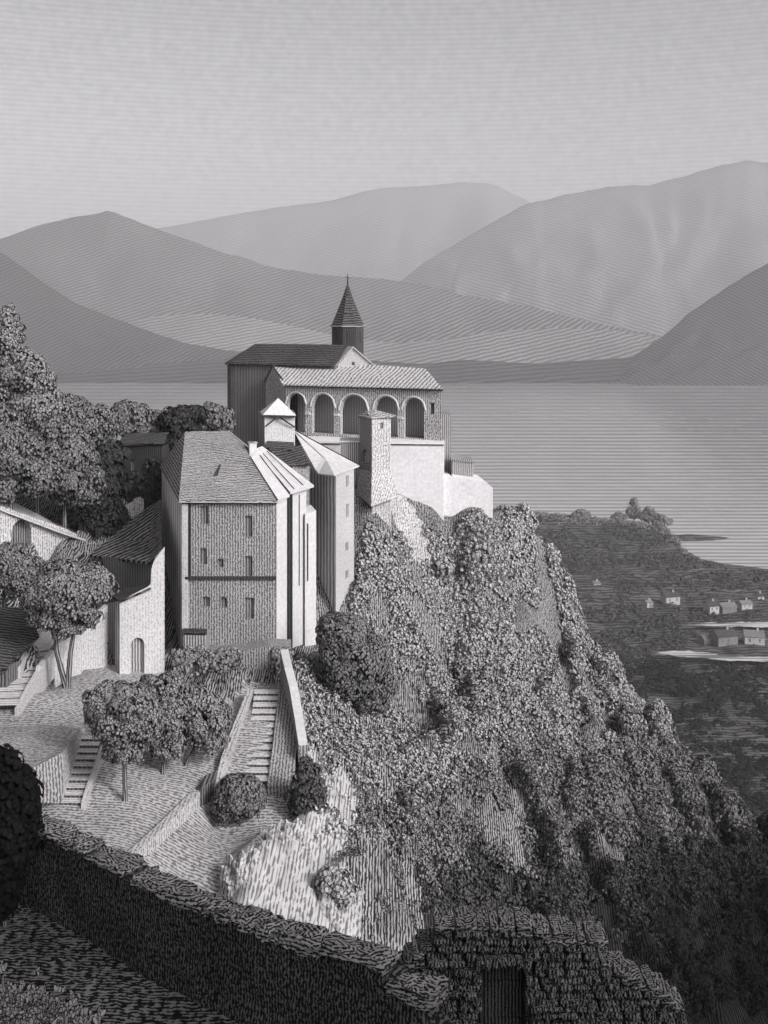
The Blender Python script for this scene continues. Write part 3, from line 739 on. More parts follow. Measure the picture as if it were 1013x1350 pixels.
# narrow slot between the two bright wall faces
sl_in = Vector((R1.x - 1.6, R1.y + 1.9, 0))
w = MB(); facade(w, XY(R1), (R1.x - 1.7, R1.y + .8), 136.5, ZE); facade(w, (R1.x - 1.7, R1.y + .8), (R2.x - 1.5, R2.y - .05), 136.5, ZE); facade(w, (R2.x - 1.5, R2.y - .05), XY(R2), 136.5, ZE)
w.build('wall_recess', M['trim'], root)  # dark colour stands for the shade inside the slot
w = MB(); facade(w, XY(R2), XY(R3), 136, ZE + .3); facade(w, XY(R3), (R3.x - 3, R3.y + 14), 136, ZE); w.build('rear_wing_wall', M['white'], root)
w = MB(); w.face([(R3.x - 3, R3.y + 14, 136), (BL.x, BL.y, 136), (BL.x, BL.y, ZE), (R3.x - 3, R3.y + 14, ZE)]); w.build('back_wall', M['grey_wall'], root)
# buttress
b0 = P(402.5, 678, 107.6); b1 = P(417, 678, 109.8)
w = MB(); zt = b0.z
q = [(b0.x, b0.y), (b1.x, b1.y), (b1.x - .8, b1.y + 3.5), (b0.x - .8, b0.y + 3)]
w.prism(q, 135, zt); w.build('buttress', M['white'], root)
w = MB(); w.tube([P(394.5, 652, 106.8), P(394.5, 772, 106.8)], [.07, .07], 5); w.build('drainpipe', M['trim'], root)
w = MB(); w.tube([P(406, 690, 107.9), P(406, 766, 107.9)], [.06, .06], 5); w.build('drainpipe', M['trim'], root)
# roof
RL, RR = P(244, 569, 115.5), P(303, 568, 115.5)
H1 = P(321, 584, 111.5); H2 = P(330, 603, 107.8)
eFL, eFR, eBL = P(236, 659.5, 99.4), P(366, 660, 99.5), PZ(211, 614, ZE)
w = MB()
th = .22
w.slab([eFL, eFR, H2, H1, RR, RL], th)
w.slab([eBL, eFL, RL], th)
w.slab([eBL, RL, RR, H1, P(330, 590, 122), PZ(240, 590, ZE + 1)], .15)
roof = w.build('roof', M['tile'], root)
w = MB(); w.slab([H2, eFR, P(382, 652.5, 102.8), P(341, 594, 110.5)], .2); w.build('white_roof_slope', M['white_roof'], root)
w = MB(); w.slab([P(336, 592, 111.5), P(383, 649, 103.6), P(414, 639.5, 109.6), P(346, 588, 113.2)], .22); w.build('white_roof_slope', M['white_roof'], root)
w = MB()
for a, b in ((P(343, 601, 109.2), P(381.5, 651, 103)), (P(347, 598, 110.6), P(388, 645, 105)), (P(352, 595, 112), P(400, 640, 107.6)), (H2 + Vector((.02, 0, .02)), eFR + Vector((.02, 0, .02)))):
    w.tube([a + Vector((0, 0, .06)), a.lerp(b, .5) + Vector((0, 0, .02)), b + Vector((0, 0, .06))], [.05, .05, .05], 5)
w.build('roof_seam', M['trim'], root)
w = MB(); c = P(333, 603, 110); w.box((c.x, c.y, c.z - .5), .75, .75, 2.0, .3); ch = w.build('chimney', M['white'], root)
w = MB(); w.box((c.x, c.y, c.z + 1.5), .95, .95, .12, .3); w.build('chimney_cap', M['tile'], ch)
w = MB(); a, b = P(283, 631, 104.6), P(296, 609, 108.6)
w.slab([a + Vector((-.15, 0, .28)), a + Vector((.35, 0, .28)), b + Vector((.25, 0, .3)), b + Vector((-.25, 0, .3))], .4); w.build('roof_hatch', M['trim'], root)
# mouldings
n_ = Vector((0, -1, 0))
w = MB(); a, b = P(244, 762, 99.88), P(364, 765, 99.88); w.box(((a.x + b.x) / 2, a.y, a.z - .12), b.x - a.x, .24, .26); w.build('string_course', M['trim'], root)
w = MB(); a, b = P(240, 662.5, 99.8), P(365, 662.5, 99.8); w.box(((a.x + b.x) / 2, a.y, a.z - .1), b.x - a.x, .3, .2); w.build('eaves_moulding', M['trim'], root)
w = MB(); a = P(244, 760, 99.85); w.box((a.x, 99.95, 140), .55, .35, ZE - 140.3); w.build('corner_strip', M['white_dash'], root)
w = MB(); a = P(250.5, 762, 99.9); w.box((a.x, a.y + .02, a.z), .2, .2, ZE - a.z - .2); w.build('drainpipe', M['trim'], root)
# lean-to at its foot
a = P(245, 868, 99.0)
w = MB(); w.box((a.x + 1.0, 99.0, 138.2), 2.1, 1.9, P(0, 834, 99).z - 138.2, 0); w.build('lean_to', M['grey_wall'], root)
w = MB(); w.slab([P(241, 833, 98), P(273, 835, 98), P(273, 829, 99.9), P(242, 828, 99.9)], .12); w.build('lean_to_roof', M['dark_tile'], root)

# ---- second house behind, white pent roof
ZB = 153.55
C1 = P(443, 625, 118); C0 = PZ(404, 611, ZB); C2 = PZ(467, 615.5, ZB)
root = house('pent_roof_house', 'plain plaster house with wide white overhanging roof behind the convent house', 'house', (C1.x, C1.y, 136))
w = MB(); facade(w, XY(C0), XY(C1), 134, ZB); w.build('side_wall', M['grey_wide'], root)
w = MB(); pr = facade(w, XY(C1), XY(C2), 134, ZB, ops_px(C1, C2, [(456.5, 627, 460, 642), (456.5, 664, 460, 682), (455.5, 715, 459.5, 726), (455.5, 752, 459.5, 763)]), .22)
w.build('end_wall', M['white_dash'], root); panes(pr, root)
BB = Vector((C2.x - 5, C2.y + 5, 0)); w = MB(); facade(w, XY(C2), XY(BB), 138, ZB); facade(w, XY(BB), XY(C0), 138, ZB); w.build('back_wall', M['grey_wall'], root)
w = MB()
ap, ri, fr_, le = P(388, 567, 129), P(474, 613.5, 125.6), P(441, 626, 116.9), P(402, 609, 125)
mid1 = P(420, 624, 119.5); mid2 = P(399, 590, 127)
cen = P(430, 605, 123) 
w.slab([ap, mid2, le, mid1, cen], .16); w.slab([ap, cen, mid1, fr_, ri], .16)
w.build('roof', M['white_roof'], root)
w = MB(); w.slab([ap + Vector((.05, .1, .02)), ri + Vector((0, .1, .02)), ri + Vector((-4, 6, -1.2)), ap + Vector((-1, 6, -2))], .16); w.build('rear_roof', M['tile'], root)
w = MB(); w.tube([ap + Vector((0, 0, .05)), P(430, 590, 127.2) + Vector((0, 0, .05)), ri + Vector((0, 0, .05))], [.07, .07, .07], 5); w.build('ridge_cap', M['trim'], root)

# ---- little gabled belvedere with pyramid roof
root = house('belvedere_tower', 'small white square belvedere with pyramid cap between the roofs', 'tower', P(366, 600, 122))
a, b = P(349, 545, 121), P(389, 545, 122.5); zt = P(0, 545, 121.5).z
left = Vector((a.x - 1.1, a.y + 3.6, 0))
w = MB(); facade(w, XY(a), XY(b), 153, zt); facade(w, XY(b), (b.x - .6, b.y + 4), 153, zt); w.build('wall', M['white_dash'], root)
w = MB(); facade(w, XY(left), XY(a), 152, zt); facade(w, (b.x - .6, b.y + 4), XY(left), 152, zt); w.build('rear_wall', M['grey_wall'], root)
w = MB(); apx = P(367, 524.5, 123.2); e = [P(342.5, 543, 124.5), P(347, 546.5, 120.5), P(390.5, 547.5, 122), P(386, 543, 126)]
for i in range(4): w.slab([e[i], e[(i + 1) % 4], apx], .15)
w.build('roof', M['white_roof'], root)
w = MB()
for i in (1,): w.tube([e[1] + Vector((0, 0, -.15)), e[2] + Vector((0, 0, -.15))], [.12, .12], 5)
w.build('eaves_moulding', M['trim'], root)
w = MB(); g0, g1, g2 = P(350.5, 562, 120.6), P(367, 548.5, 120.9), P(388.5, 563, 122.1)
w.tube([g0, g1], [.1, .1], 5); w.tube([g1, g2], [.1, .1], 5); w.build('gable_moulding', M['trim'], root)
w = MB(); a = P(352, 581, 119.4); b = P(386, 583, 120.6); w.slab([P(351, 590, 119), P(388, 592, 120), P(388, 583, 121.8), P(352, 581, 120.8)], .15); w.build('porch_roof', M['dark_tile'], root)

# ---- low dark-roofed range below the belvedere
root = house('low_range', 'low building with dark tiled roof below the white belvedere', 'house', P(385, 640, 116))
w = MB(); a, b = P(385, 613, 117), P(408, 611, 119.5); facade(w, XY(a), XY(b), 146, P(0, 611, 118).z); facade(w, XY(b), (b.x - 3, b.y + 3), 146, P(0, 611, 118).z); w.build('wall', M['masonry'], root)
w = MB(); w.slab([P(355, 592, 117), P(371, 611, 115.5), P(410, 612, 118.6), P(397, 587, 123), P(354, 588, 119.5)], .18); w.build('roof', M['dark_tile'], root)

# ---- square stone tower on the slope
root = house('stone_turret', 'slim square stone turret with twin tiny caps standing before the arcade', 'tower', P(492, 655, 129))
c0, c1, c2 = P(474, 549, 131.2), P(490.5, 549, 128.2), P(515.5, 549, 131); zt = P(0, 549, 129).z
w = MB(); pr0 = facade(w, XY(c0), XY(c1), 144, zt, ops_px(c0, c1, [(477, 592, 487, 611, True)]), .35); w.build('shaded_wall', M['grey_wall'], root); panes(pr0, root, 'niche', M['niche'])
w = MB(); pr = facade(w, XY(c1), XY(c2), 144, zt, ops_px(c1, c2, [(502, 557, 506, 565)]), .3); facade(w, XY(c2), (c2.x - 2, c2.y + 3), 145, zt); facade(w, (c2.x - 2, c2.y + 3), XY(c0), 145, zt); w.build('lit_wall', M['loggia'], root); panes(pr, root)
w = MB()
for ca, cb, cc in ((P(472, 549, 130.9), P(490.5, 550.5, 127.9), P(482, 542, 130.5)), (P(490, 550.5, 127.8), P(517, 550, 130.8), P(498, 541, 131))):
    dd = Vector((.6, 3.0, 0)); w.slab([ca, cb, cc], .12); w.slab([cb, cb + dd, cc], .12); w.slab([cb + dd, ca + dd, cc], .12); w.slab([ca + dd, ca, cc], .12)
w.build('roof', M['tile'], root)
w = MB(); a, b = P(449, 583, 131.2), P(473.5, 583, 131.2); w.prism([(a.x, a.y), (b.x, b.y), (b.x, b.y + 4), (a.x, a.y + 4)], 146, a.z); w.build('annexe', M['grey_wall'], root)
w = MB(); w.box(((a.x + b.x) / 2, a.y + 2, a.z), b.x - a.x + .3, 4.3, .15); w.build('annexe_roof', M['white_roof'], root)
# skirt of battered masonry at the foot
w = MB(); s0, s1, s2 = P(470, 650, 130.2), P(489.5, 668, 126.4), P(524, 655, 130.5)
u0, u1, u2 = P(474, 618, 131.1), P(490.5, 622, 128.1), P(515.5, 618, 130.9)
w.face([s0, s1, u1, u0]); w.face([s1, s2, u2, u1]); w.face([s2, s2 + Vector((0, 3, 0)), u2 + Vector((0, 1, 0)), u2]); w.build('battered_base', M['loggia'], root)

# ---- church
LE = P(377, 505.5, 150.9); RE = P(582, 513, 140); ZEV = RE.z
LE.z = ZEV
dl = Vector((RE.x - LE.x, RE.y - LE.y, 0)).normalized(); nl = Vector((dl.y, -dl.x, 0))
BLk = Vector((-3.6, 9.2, 0))
ZF = P(593, 581, 140).z
root = house('church', 'pilgrimage church with five arched loggia, striped roof and pointed belfry', 'church', (LE.x, LE.y, 150))
ops = []
w = MB()
ops = ops_px(LE, RE, [(379, 519, 402, 573, True), (411.5, 520, 440.5, 574, True), (449, 521, 484.5, 575, True), (494, 523, 524.5, 576, True), (532, 525, 559.5, 577, True), (567, 531, 573, 546)])
for o_ in ops[:5]: o_['z0'] = ZF + .15
pr = facade(w, XY(LE), XY(RE), 150, ZEV, ops, .7)
w.build('arcade_wall', M['loggia'], root)
panes(pr[5:], root)
# loggia: floor and the dark inner wall behind the arches
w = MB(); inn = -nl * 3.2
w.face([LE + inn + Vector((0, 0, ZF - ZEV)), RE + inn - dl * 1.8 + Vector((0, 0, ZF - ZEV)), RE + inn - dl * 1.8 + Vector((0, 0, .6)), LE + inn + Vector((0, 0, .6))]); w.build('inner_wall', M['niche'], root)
w = MB(); w.face([LE + Vector((0, 0, ZF - ZEV + .1)), RE + Vector((0, 0, ZF - ZEV + .1)), RE + inn + Vector((0, 0, ZF - ZEV + .1)), LE + inn + Vector((0, 0, ZF - ZEV + .1))]); w.build('loggia_floor', M['grey_wall'], root)
for o_ in ops[:5]:
    m = MB(); k = []
    for i in range(13):
        u = o_['u0'] - .25 + (o_['u1'] - o_['u0'] + .5) * i / 12; uc = (o_['u0'] + o_['u1']) / 2; r = (o_['u1'] - o_['u0']) / 2
        rr = r + .25; zz = o_['z1'] - min(r, (o_['z1'] - o_['z0']) * .6) + (min(r, (o_['z1'] - o_['z0']) * .6) + .22) * math.sqrt(max(0, 1 - ((u - uc) / rr) ** 2))
        p = LE + dl * u + nl * .06; p.z = zz; k.append(p)
    m.tube(k, [.14] * 13, 5); m.build('arch_moulding', M['white'], root)
for i in range(6):
    u = (ops[i - 1]['u1'] + (ops[i]['u0'] if i < 5 else ops[i - 1]['u1'] + 1.0)) / 2 if 0 < i else ops[0]['u0'] - .3
    if i == 0 or i == 5: continue
    p = LE + dl * u + nl * .12; m = MB(); m.box((p.x, p.y, ZF + 2.7), .75, .5, .28, math.atan2(dl.y, dl.x)); m.build('capital', M['white'], root)
# roofs
RTL, RTR = P(355, 470.5, 160), P(560, 485.5, 149)
ov = nl * .5
w = MB(); w.slab([LE + ov + Vector((-.25, 0, .1)), RE + ov + Vector((.4, 0, .1)), RTR + Vector((.1, 0, 0)), RTL], .22); w.build('loggia_roof', M['stripe_tile'], root)
w = MB(); w.slab([RTL, RTR, RTR + Vector((1.5, 5, -3)), RTL + Vector((-.5, 3, -3))], .2); w.build('rear_roof', M['dark_tile'], root)
w = MB(); w.tube([LE + ov + Vector((0, 0, -.12)), RE + ov + Vector((.4, 0, -.12))], [.13, .13], 5); w.build('eaves_moulding', M['trim'], root)
# left gable end and right end
gA = P(346, 512, 158.5); 
w = MB(); Ln = math.hypot(LE.x - gA.x, LE.y - gA.y)
facade(w, XY(gA), XY(LE), 150, [(0, P(0, 512, 158.5).z), (Ln * .45, P(0, 483, 155).z), (Ln, ZEV)]); w.build('gable_wall', M['loggia'], root)
w = MB(); gm_ = Vector((gA.x, gA.y, 0)).lerp(Vector((LE.x, LE.y, 0)), .45)
q0 = Vector((LE.x, LE.y, ZEV + .05)); q1 = Vector((gm_.x, gm_.y, P(0, 483, 155).z + .05)); q2 = Vector((gA.x, gA.y, P(0, 512, 158.5).z + .05))
w.tube([q0, q1, q2], [.13, .13, .13], 5); w.build('gable_coping', M['trim'], root)
w = MB(); facade(w, XY(RE), (RE.x - 1.6, RE.y + 9), 148, ZEV + .2); w.build('end_wall', M['white_dash'], root)
w = MB(); w.face([RE + Vector((0, 0, 0)), RE + Vector((-1.6, 9, 0)), RTR]); w.build('end_gable', M['white_dash'], root)
# nave body, dark apse and roof
ax, ay, ar = P(325, 500, 163).x, 163.0, 2.5
nd = Vector((dl.x, dl.y, 0)); nb = Vector((-dl.y, dl.x, 0))
AC = Vector((ax, ay, 0))
w = MB(); apse = []
for i in range(13):
    t = math.pi * (.5 + i / 12)
    apse.append(AC + nd * (math.cos(t) * 2.6) + nb * (math.sin(t) * 3.4))
tot = [Vector((p.x, p.y, 0)) for p in apse]
ZA = P(0, 478, 163).z
nave_far = 17.5
poly = [XY(p) for p in tot] + [XY(AC - nb * 3.4 + nd * nave_far), XY(AC + nb * 3.4 + nd * nave_far)]
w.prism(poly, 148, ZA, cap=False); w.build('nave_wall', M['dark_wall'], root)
w = MB(); rid0 = AC + nd * 1.6; rid0.z = P(0, 453, 163).z; rid1 = AC + nd * nave_far; rid1.z = rid0.z
ee = [Vector((p.x, p.y, ZA)) for p in [AC + nd * (math.cos(math.pi * (.5 + i / 12)) * 3.0) + nb * (math.sin(math.pi * (.5 + i / 12)) * 3.8) for i in range(13)]]
k0 = rid0 + Vector((0, 0, -.35))
for i in range(12): w.slab([ee[i], ee[i + 1], rid0], .2)
s_f0, s_f1 = ee[12], AC - nb * 3.8 + nd * nave_far; s_f1.z = ZA
s_b0, s_b1 = ee[0], AC + nb * 3.8 + nd * nave_far; s_b1.z = ZA
s_f0, s_f1, s_b0, s_b1 = [Vector(q) for q in (s_f0, s_f1, s_b0, s_b1)]
w.slab([s_f1, s_f0, rid0, rid1], .2) if False else None
w.slab([ee[12], s_f1, rid1, rid0], .2); w.slab([s_b1, ee[0], rid0, rid1], .2); w.build('nave_roof', M['dark_tile'], root)
# front gable over the loggia roof
ga, gb, gp = P(443, 484, 153), P(498, 487, 152.6), P(465, 458, 152.8)
Ln = math.hypot(gb.x - ga.x, gb.y - ga.y)
w = MB(); pr = facade(w, XY(ga), XY(gb), 162.8, [(0, ga.z), (Ln * .42, gp.z), (Ln, gb.z)], ops_px(ga, gb, [(464, 477, 467.5, 481.5)]), .25); w.build('front_gable', M['white_dash'], root); panes(pr, root)
w = MB(); bk = Vector((-3.2, 9, 0)); ph = Vector((gp.x, gp.y, gp.z + .12))
ga2, gb2 = ga + Vector((-.3, -.3, 0)), gb + Vector((.3, -.3, 0)); ph = ga.lerp(gb, .42); ph.z = gp.z + .15; ph2 = ph + Vector((0, -.3, 0))
w.slab([ga2, ph2, ph2 + bk, ga2 + bk], .15); w.slab([ph2, gb2, gb2 + bk, ph2 + bk], .15); w.build('gable_roof', M['white_roof'], root)
# bell tower
bc = P(458.5, 460, 171); br = 20.2 / F * 171 / math.cos(math.pi / 8)
oct_ = lambda r, rot=.0: [(bc.x + r * math.cos(math.pi / 8 + rot + i * math.pi / 4), bc.y + r * math.sin(math.pi / 8 + rot + i * math.pi / 4)) for i in range(8)]
zb = P(0, 430, 171).z
w = MB(); w.prism(oct_(br, .12), 150, zb); tw = w.build('belfry', M['dark_block'], root)
for i in (4, 5, 6):
    w = MB(); a, b = oct_(br * 1.012, .12)[i], oct_(br * 1.012, .12)[(i + 1) % 8]
    a, b = Vector((*a, 0)), Vector((*b, 0)); p0, p1 = a.lerp(b, .35), a.lerp(b, .65)
    w.face([(p0.x, p0.y, zb - 2.6), (p1.x, p1.y, zb - 2.6), (p1.x, p1.y, zb - .7), (p0.x, p0.y, zb - .7)])
    w.build('belfry_opening', M['trim'], tw)
w = MB(); o1 = oct_(br * 1.05, .12); tip = Vector((bc.x, bc.y, P(0, 374, 171).z))
lv = [(1.06, 0), (.72, .30), (.36, .64), (.06, .97)]
for (ra, ta), (rb, tb) in zip(lv, lv[1:]):
    A_, B_ = oct_(br * ra, .12), oct_(br * rb, .12)
    za, zb_ = zb + (tip.z - zb) * ta, zb + (tip.z - zb) * tb
    for i in range(8):
        j = (i + 1) % 8; w.face([(*A_[i], za), (*A_[j], za), (*B_[j], zb_), (*B_[i], zb_)])
w.face([(*p, zb) for p in oct_(br * 1.06, .12)])
sp_ = w.build('spire', M['dark_tile'], root)
w = MB(); w.tube([tip - Vector((0, 0, .4)), Vector((bc.x, bc.y, P(0, 361, 171).z))], [.16, .05], 6); w.box((bc.x, bc.y, P(0, 366, 171).z), .55, .1, .1); w.build('finial_cross', M['trim'], sp_)
w = MB(); w.tube([(*p, zb) for p in oct_(br * 1.08, .12) + oct_(br * 1.08, .12)[:1]], [.14] * 9, 5); w.build('cornice', M['grey_wall'], root)
# small annexe at the lake end
w = MB(); a, b = P(580, 546, 146), P(594, 548, 146); w.prism([(a.x, a.y), (b.x, b.y), (b.x + .2, b.y + 5), (a.x, a.y + 5)], 149, a.z); w.build('end_annexe', M['grey_wall'], root)

# ---- white terrace walls below the church
off = nl * 1.9
TB = RE + off + dl * 1.2; TA = P(396, 570, 139.6); TA.z = ZEV
root = house('terrace_wall', 'big blank white retaining wall under the arched loggia', 'wall', (TB.x, TB.y, 143))
w = MB(); zl = P(0, 585, TB.y).z
w.prism([XY(TA), XY(TB), XY(TB + Vector((.6, 9, 0))), XY(TA + Vector((-2, 9, 0)))], 140, ZF - .25); w.build('wall', M['bright_white'], root)
w = MB(); w.slab([TA + Vector((0, 0, ZF - ZEV - .0)) + nl * .3, TB + Vector((.25, 0, ZF - ZEV - .0)) + nl * .3, TB + Vector((.3, 4.5, ZF - ZEV)), TA + Vector((-1, 4.5, ZF - ZEV))], .22); w.build('coping', M['bright_white'], root)
w = MB(); w.tube([TA + Vector((0, 0, ZF - ZEV - .28)) + nl * .12, TB + Vector((.1, 0, ZF - ZEV - .28)) + nl * .12], [.09, .09], 5); w.build('string_course', M['trim'], root)
La, Lb = P(512, 640, 139.5), P(650, 641, 138.2)
w = MB(); zz = [P(0, 629, 138.8).z, P(0, 632, 138.6).z, P(0, 634, 138.5).z, P(0, 643, 138.3).z]
Ln = math.hypot(Lb.x - La.x, Lb.y - La.y)
facade(w, XY(La), XY(Lb), 139, [(0, zz[0]), (Ln * .62, zz[0]), (Ln * .93, zz[2]), (Ln, zz[3])])
facade(w, XY(Lb), (Lb.x - .6, Lb.y + 6), 139, zz[3])
for ua, ub, za, zb_ in ((0, .62, zz[0], zz[0]), (.62, .93, zz[0], zz[2]), (.93, 1, zz[2], zz[3])):
    p, q = La.lerp(Lb, ua), La.lerp(Lb, ub); w.face([(p.x, p.y, za), (q.x, q.y, zb_), (q.x - .6, q.y + 6, zb_), (p.x, p.y + 4, za)])
w.build('lower_wall', M['bright_white'], root)

root = house('garden_shed', 'small square grey hut on the step of the white retaining wall', 'hut', P(610, 632, 143))
a, b = P(596, 604, 141.5), P(624, 608, 141.5)
w = MB(); w.prism([(a.x, a.y), (b.x, b.y), (b.x, b.y + 3.5), (a.x, a.y + 3.5)], 146, a.z - .2); w.build('wall', M['grey_wall'], root)
w = MB(); w.slab([a + Vector((-.1, -.15, -.1)), b + Vector((.15, -.15, -.05)), b + Vector((.15, 3.6, .1)), a + Vector((-.1, 3.6, .1))], .15); w.build('roof', M['grey_wall'], root)

# ---- dark block among the trees, left of the convent house
root = house('shaded_house', 'dark square house half hidden in the wood left of the convent house', 'house', P(185, 680, 134))
a, b = P(157, 586, 133), P(214, 584, 131); 
w = MB(); pr = facade(w, XY(a), XY(b), 144, a.z, ops_px(a, b, [(172, 606, 179, 622), (192, 605, 199, 621)]), .25); facade(w, XY(b), (b.x, b.y + 7), 144, a.z); facade(w, (b.x, b.y + 7), (a.x, a.y + 7), 144, a.z); facade(w, (a.x, a.y + 7), XY(a), 144, a.z)
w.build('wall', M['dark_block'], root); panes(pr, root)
w = MB(); w.slab([a + Vector((-.3, -.4, .1)), b + Vector((.3, -.4, .1)), b + Vector((0, 3.5, 1.0)), a + Vector((0, 3.5, 1.0))], .2); w.slab([a + Vector((0, 3.5, 1.0)), b + Vector((0, 3.5, 1.0)), b + Vector((.3, 7.3, .1)), a + Vector((-.3, 7.3, .1))], .2); w.build('roof', M['dark_tile'], root)
# stepped bright parapet beside it
root = house('stepped_parapet', 'short sloping bright parapet climbing beside the dark house', 'wall', P(170, 690, 124))
w = MB(); wall_run(w, [P(157, 675, 123), P(165, 671, 123.3), P(166, 667, 123.3), P(177, 662, 124), P(178, 658, 124), P(190, 652, 124.6)], .5, 2.0); w.build('wall', M['white_lines'], root)

# ---- chapel with the dark roof
root = house('gate_chapel', 'white arched porch chapel with dark lean-to roof at the left flank of the convent house', 'chapel', P(185, 890, 96))
a, b = P(158, 890, 95.6), P(217, 890, 97.4)
Ln = math.hypot(b.x - a.x, b.y - a.y); zp = lambda y, d=96.3: P(0, y, d).z
w = MB(); pr = facade(w, XY(a), XY(b), 137, [(0, zp(792)), (Ln * .28, zp(783)), (Ln * .62, zp(775)), (Ln * .69, zp(772)), (Ln * .70, zp(752)), (Ln * .76, zp(742)), (Ln, zp(724))], ops_px(a, b, [(172.5, 841, 190.5, 889, True)]), .45)
w.build('porch_wall', M['white_dash'], root); panes(pr, root, 'door', M['grey_wall'])
q = P(127, 880, 108)
w = MB(); facade(w, XY(q), XY(a), 136, [(0, P(0, 792, 108).z - .5), (math.hypot(a.x - q.x, a.y - q.y), zp(792, 95.6))]); w.build('side_wall', M['grey_wide'], root)
w = MB(); w.slab([P(158, 792.5, 95.4), P(199, 774.5, 96.6), P(200, 768, 104), P(140, 780, 107)], .2); w.build('porch_roof', M['dark_tile'], root)
u0, u1 = P(136, 735, 108), P(199, 741, 102.6)
w = MB(); facade(w, XY(u0), XY(u1), 140, [(0, P(0, 733, 108).z), (math.hypot(u1.x - u0.x, u1.y - u0.y), P(0, 741, 102.6).z)]); w.build('upper_wall', M['dark_wall'], root)
w = MB(); w.slab([P(117, 732, 111), P(198, 741, 101.6), P(214, 723.5, 101.4), P(212.5, 658, 119), P(190, 672, 120)], .25); w.build('roof', M['dark_slope'], root)

# ---- low arcaded range at the left edge
root = house('arcaded_range', 'long low arcaded wall building with pale sloping roof at the left edge', 'building', P(60, 735, 112))
a, b = P(-60, 645, 104), P(119, 713, 116.5)
Ln = math.hypot(b.x - a.x, b.y - a.y)
zt0, zt1 = P(0, 640, 104).z, P(0, 714, 116.5).z
w = MB(); pr = facade(w, XY(a), XY(b), 141, [(0, zt0), (Ln * .36, P(0, 671, 108.2).z), (Ln * .8, P(0, 699, 113).z), (Ln, zt1)], ops_px(a, b, [(15, 685, 41, 745, True), (79, 709, 105, 745, True), (-45, 668, -22, 735, True)]), .8)
w.build('wall', M['white_lines'], root); panes(pr, root, 'niche', M['dark_wall'])
w = MB(); up = Vector((1.2, 4.5, .6))
pts = [P(-62, 641, 103.6), P(5, 672, 107.8), P(78, 700, 112.4), P(121, 714, 116)]
tops = [P(-62, 620, 108), P(5, 655, 112), P(70, 688, 117), P(118, 706, 120.5)]
for i in range(3): w.slab([pts[i], pts[i + 1], tops[i + 1], tops[i]], .2)
w.build('roof', M['white_dash'], root)

# ---- hut with lined roof at the left edge
root = house('edge_hut', 'low hut with wide dark tiled roof beside the upper steps', 'hut', P(10, 910, 88))
w = MB(); w.slab([P(-70, 905, 85.5), P(8, 882, 86.5), P(30, 858, 88.6), P(52, 838, 92), P(36, 801, 97), P(-70, 798, 97)], .2); w.build('roof', M['dark_tile'], root)
a, b, c = P(-60, 905, 87), P(9, 903, 87), P(29, 885, 89.5)
w = MB(); pr = facade(w, XY(a), XY(b), 138.8, 141.8); facade(w, XY(b), XY(c), 138.8, 142.0); w.build('wall', M['dark_wall'], root)

# ------------------------------------------------------------------ steps and terrace walls
root = house('upper_steps', 'wide shaded stone steps climbing past the dark roofed hut', 'stairs', P(10, 932, 84))
w = MB(); stairs(w, P(-25, 932, 83.6), P(27, 934, 83.8), P(40, 855, 95), P(70, 857, 96), 9, 2.5, root); w.build('step_flight', engr('step_stone', .56, .3, .42, ang=90, wob=2, brk=.3, duty=.3), root)
w = MB(); wall_run(w, [P(27, 934, 83.4), P(40, 908, 86), P(54, 884, 89), P(55, 878, 89.2), P(72, 857, 93)], .45, 2.4); w.build('near_parapet', M['white_dash'], root)
w = MB(); wall_run(w, [P(28, 880, 88.8), P(42, 852, 92.5), P(55, 833, 95.5), P(74, 834, 98)], .45, 2.4); w.build('far_parapet', M['white_dash'], root)
root = house('forecourt_wall', 'sunny dashed plaster wall behind the small spreading tree', 'wall', P(110, 890, 98))
w = MB(); wall_run(w, [P(72, 850, 93.2), P(96, 838, 94.2), P(142, 798, 97.5)], .5, [137.5, 137.5, 137]); w.build('wall', M['white_dash'], root)

root = house('path_retaining_wall', 'tall hatched retaining wall under the upper path', 'wall', P(60, 1060, 73))
w = MB(); cA = P(20, 1010, 76); 
ztp = lambda px, py, d: P(px, py, d)
w.face([P(-60, 1080, 71.2), P(83, 1060, 73.2), P(83.5, 992, 74), P(44, 1012, 71.6), P(-60, 1050, 68)][0:5]); w.build('front_wall', M['masonry'], root)
w = MB(); w.face([P(83, 1061, 73.2), P(108, 975, 79.4), P(107, 961, 79.6), P(83.5, 991, 74)]); w.build('return_wall', M['white_lines'], root)
w = MB(); w.face([P(-60, 1050, 68), P(44, 1012, 71.6), P(83.5, 991.5, 74), P(107, 961, 79.6), P(60, 955, 82), P(-60, 965, 80)]); w.build('wall_top', M['ground'], root)

root = house('terrace_steps', 'narrow flight of worn steps with plaster side wall left of the front tree', 'stairs', P(97, 1062, 73))
w = MB(); stairs(w, P(80, 1062, 73), P(114, 1064, 73), P(107, 969, 80), P(134, 971, 80), 10, 2.5, root); w.build('step_flight', engr('worn_step', .56, .3, .36, ang=90, wob=3, brk=.5, duty=.3), root)
w = MB(); wall_run(w, [P(113, 1058, 72.7), P(118, 1040, 74), P(143, 968, 80)], .3, 2.2); w.build('side_wall', M['white_dash'], root)

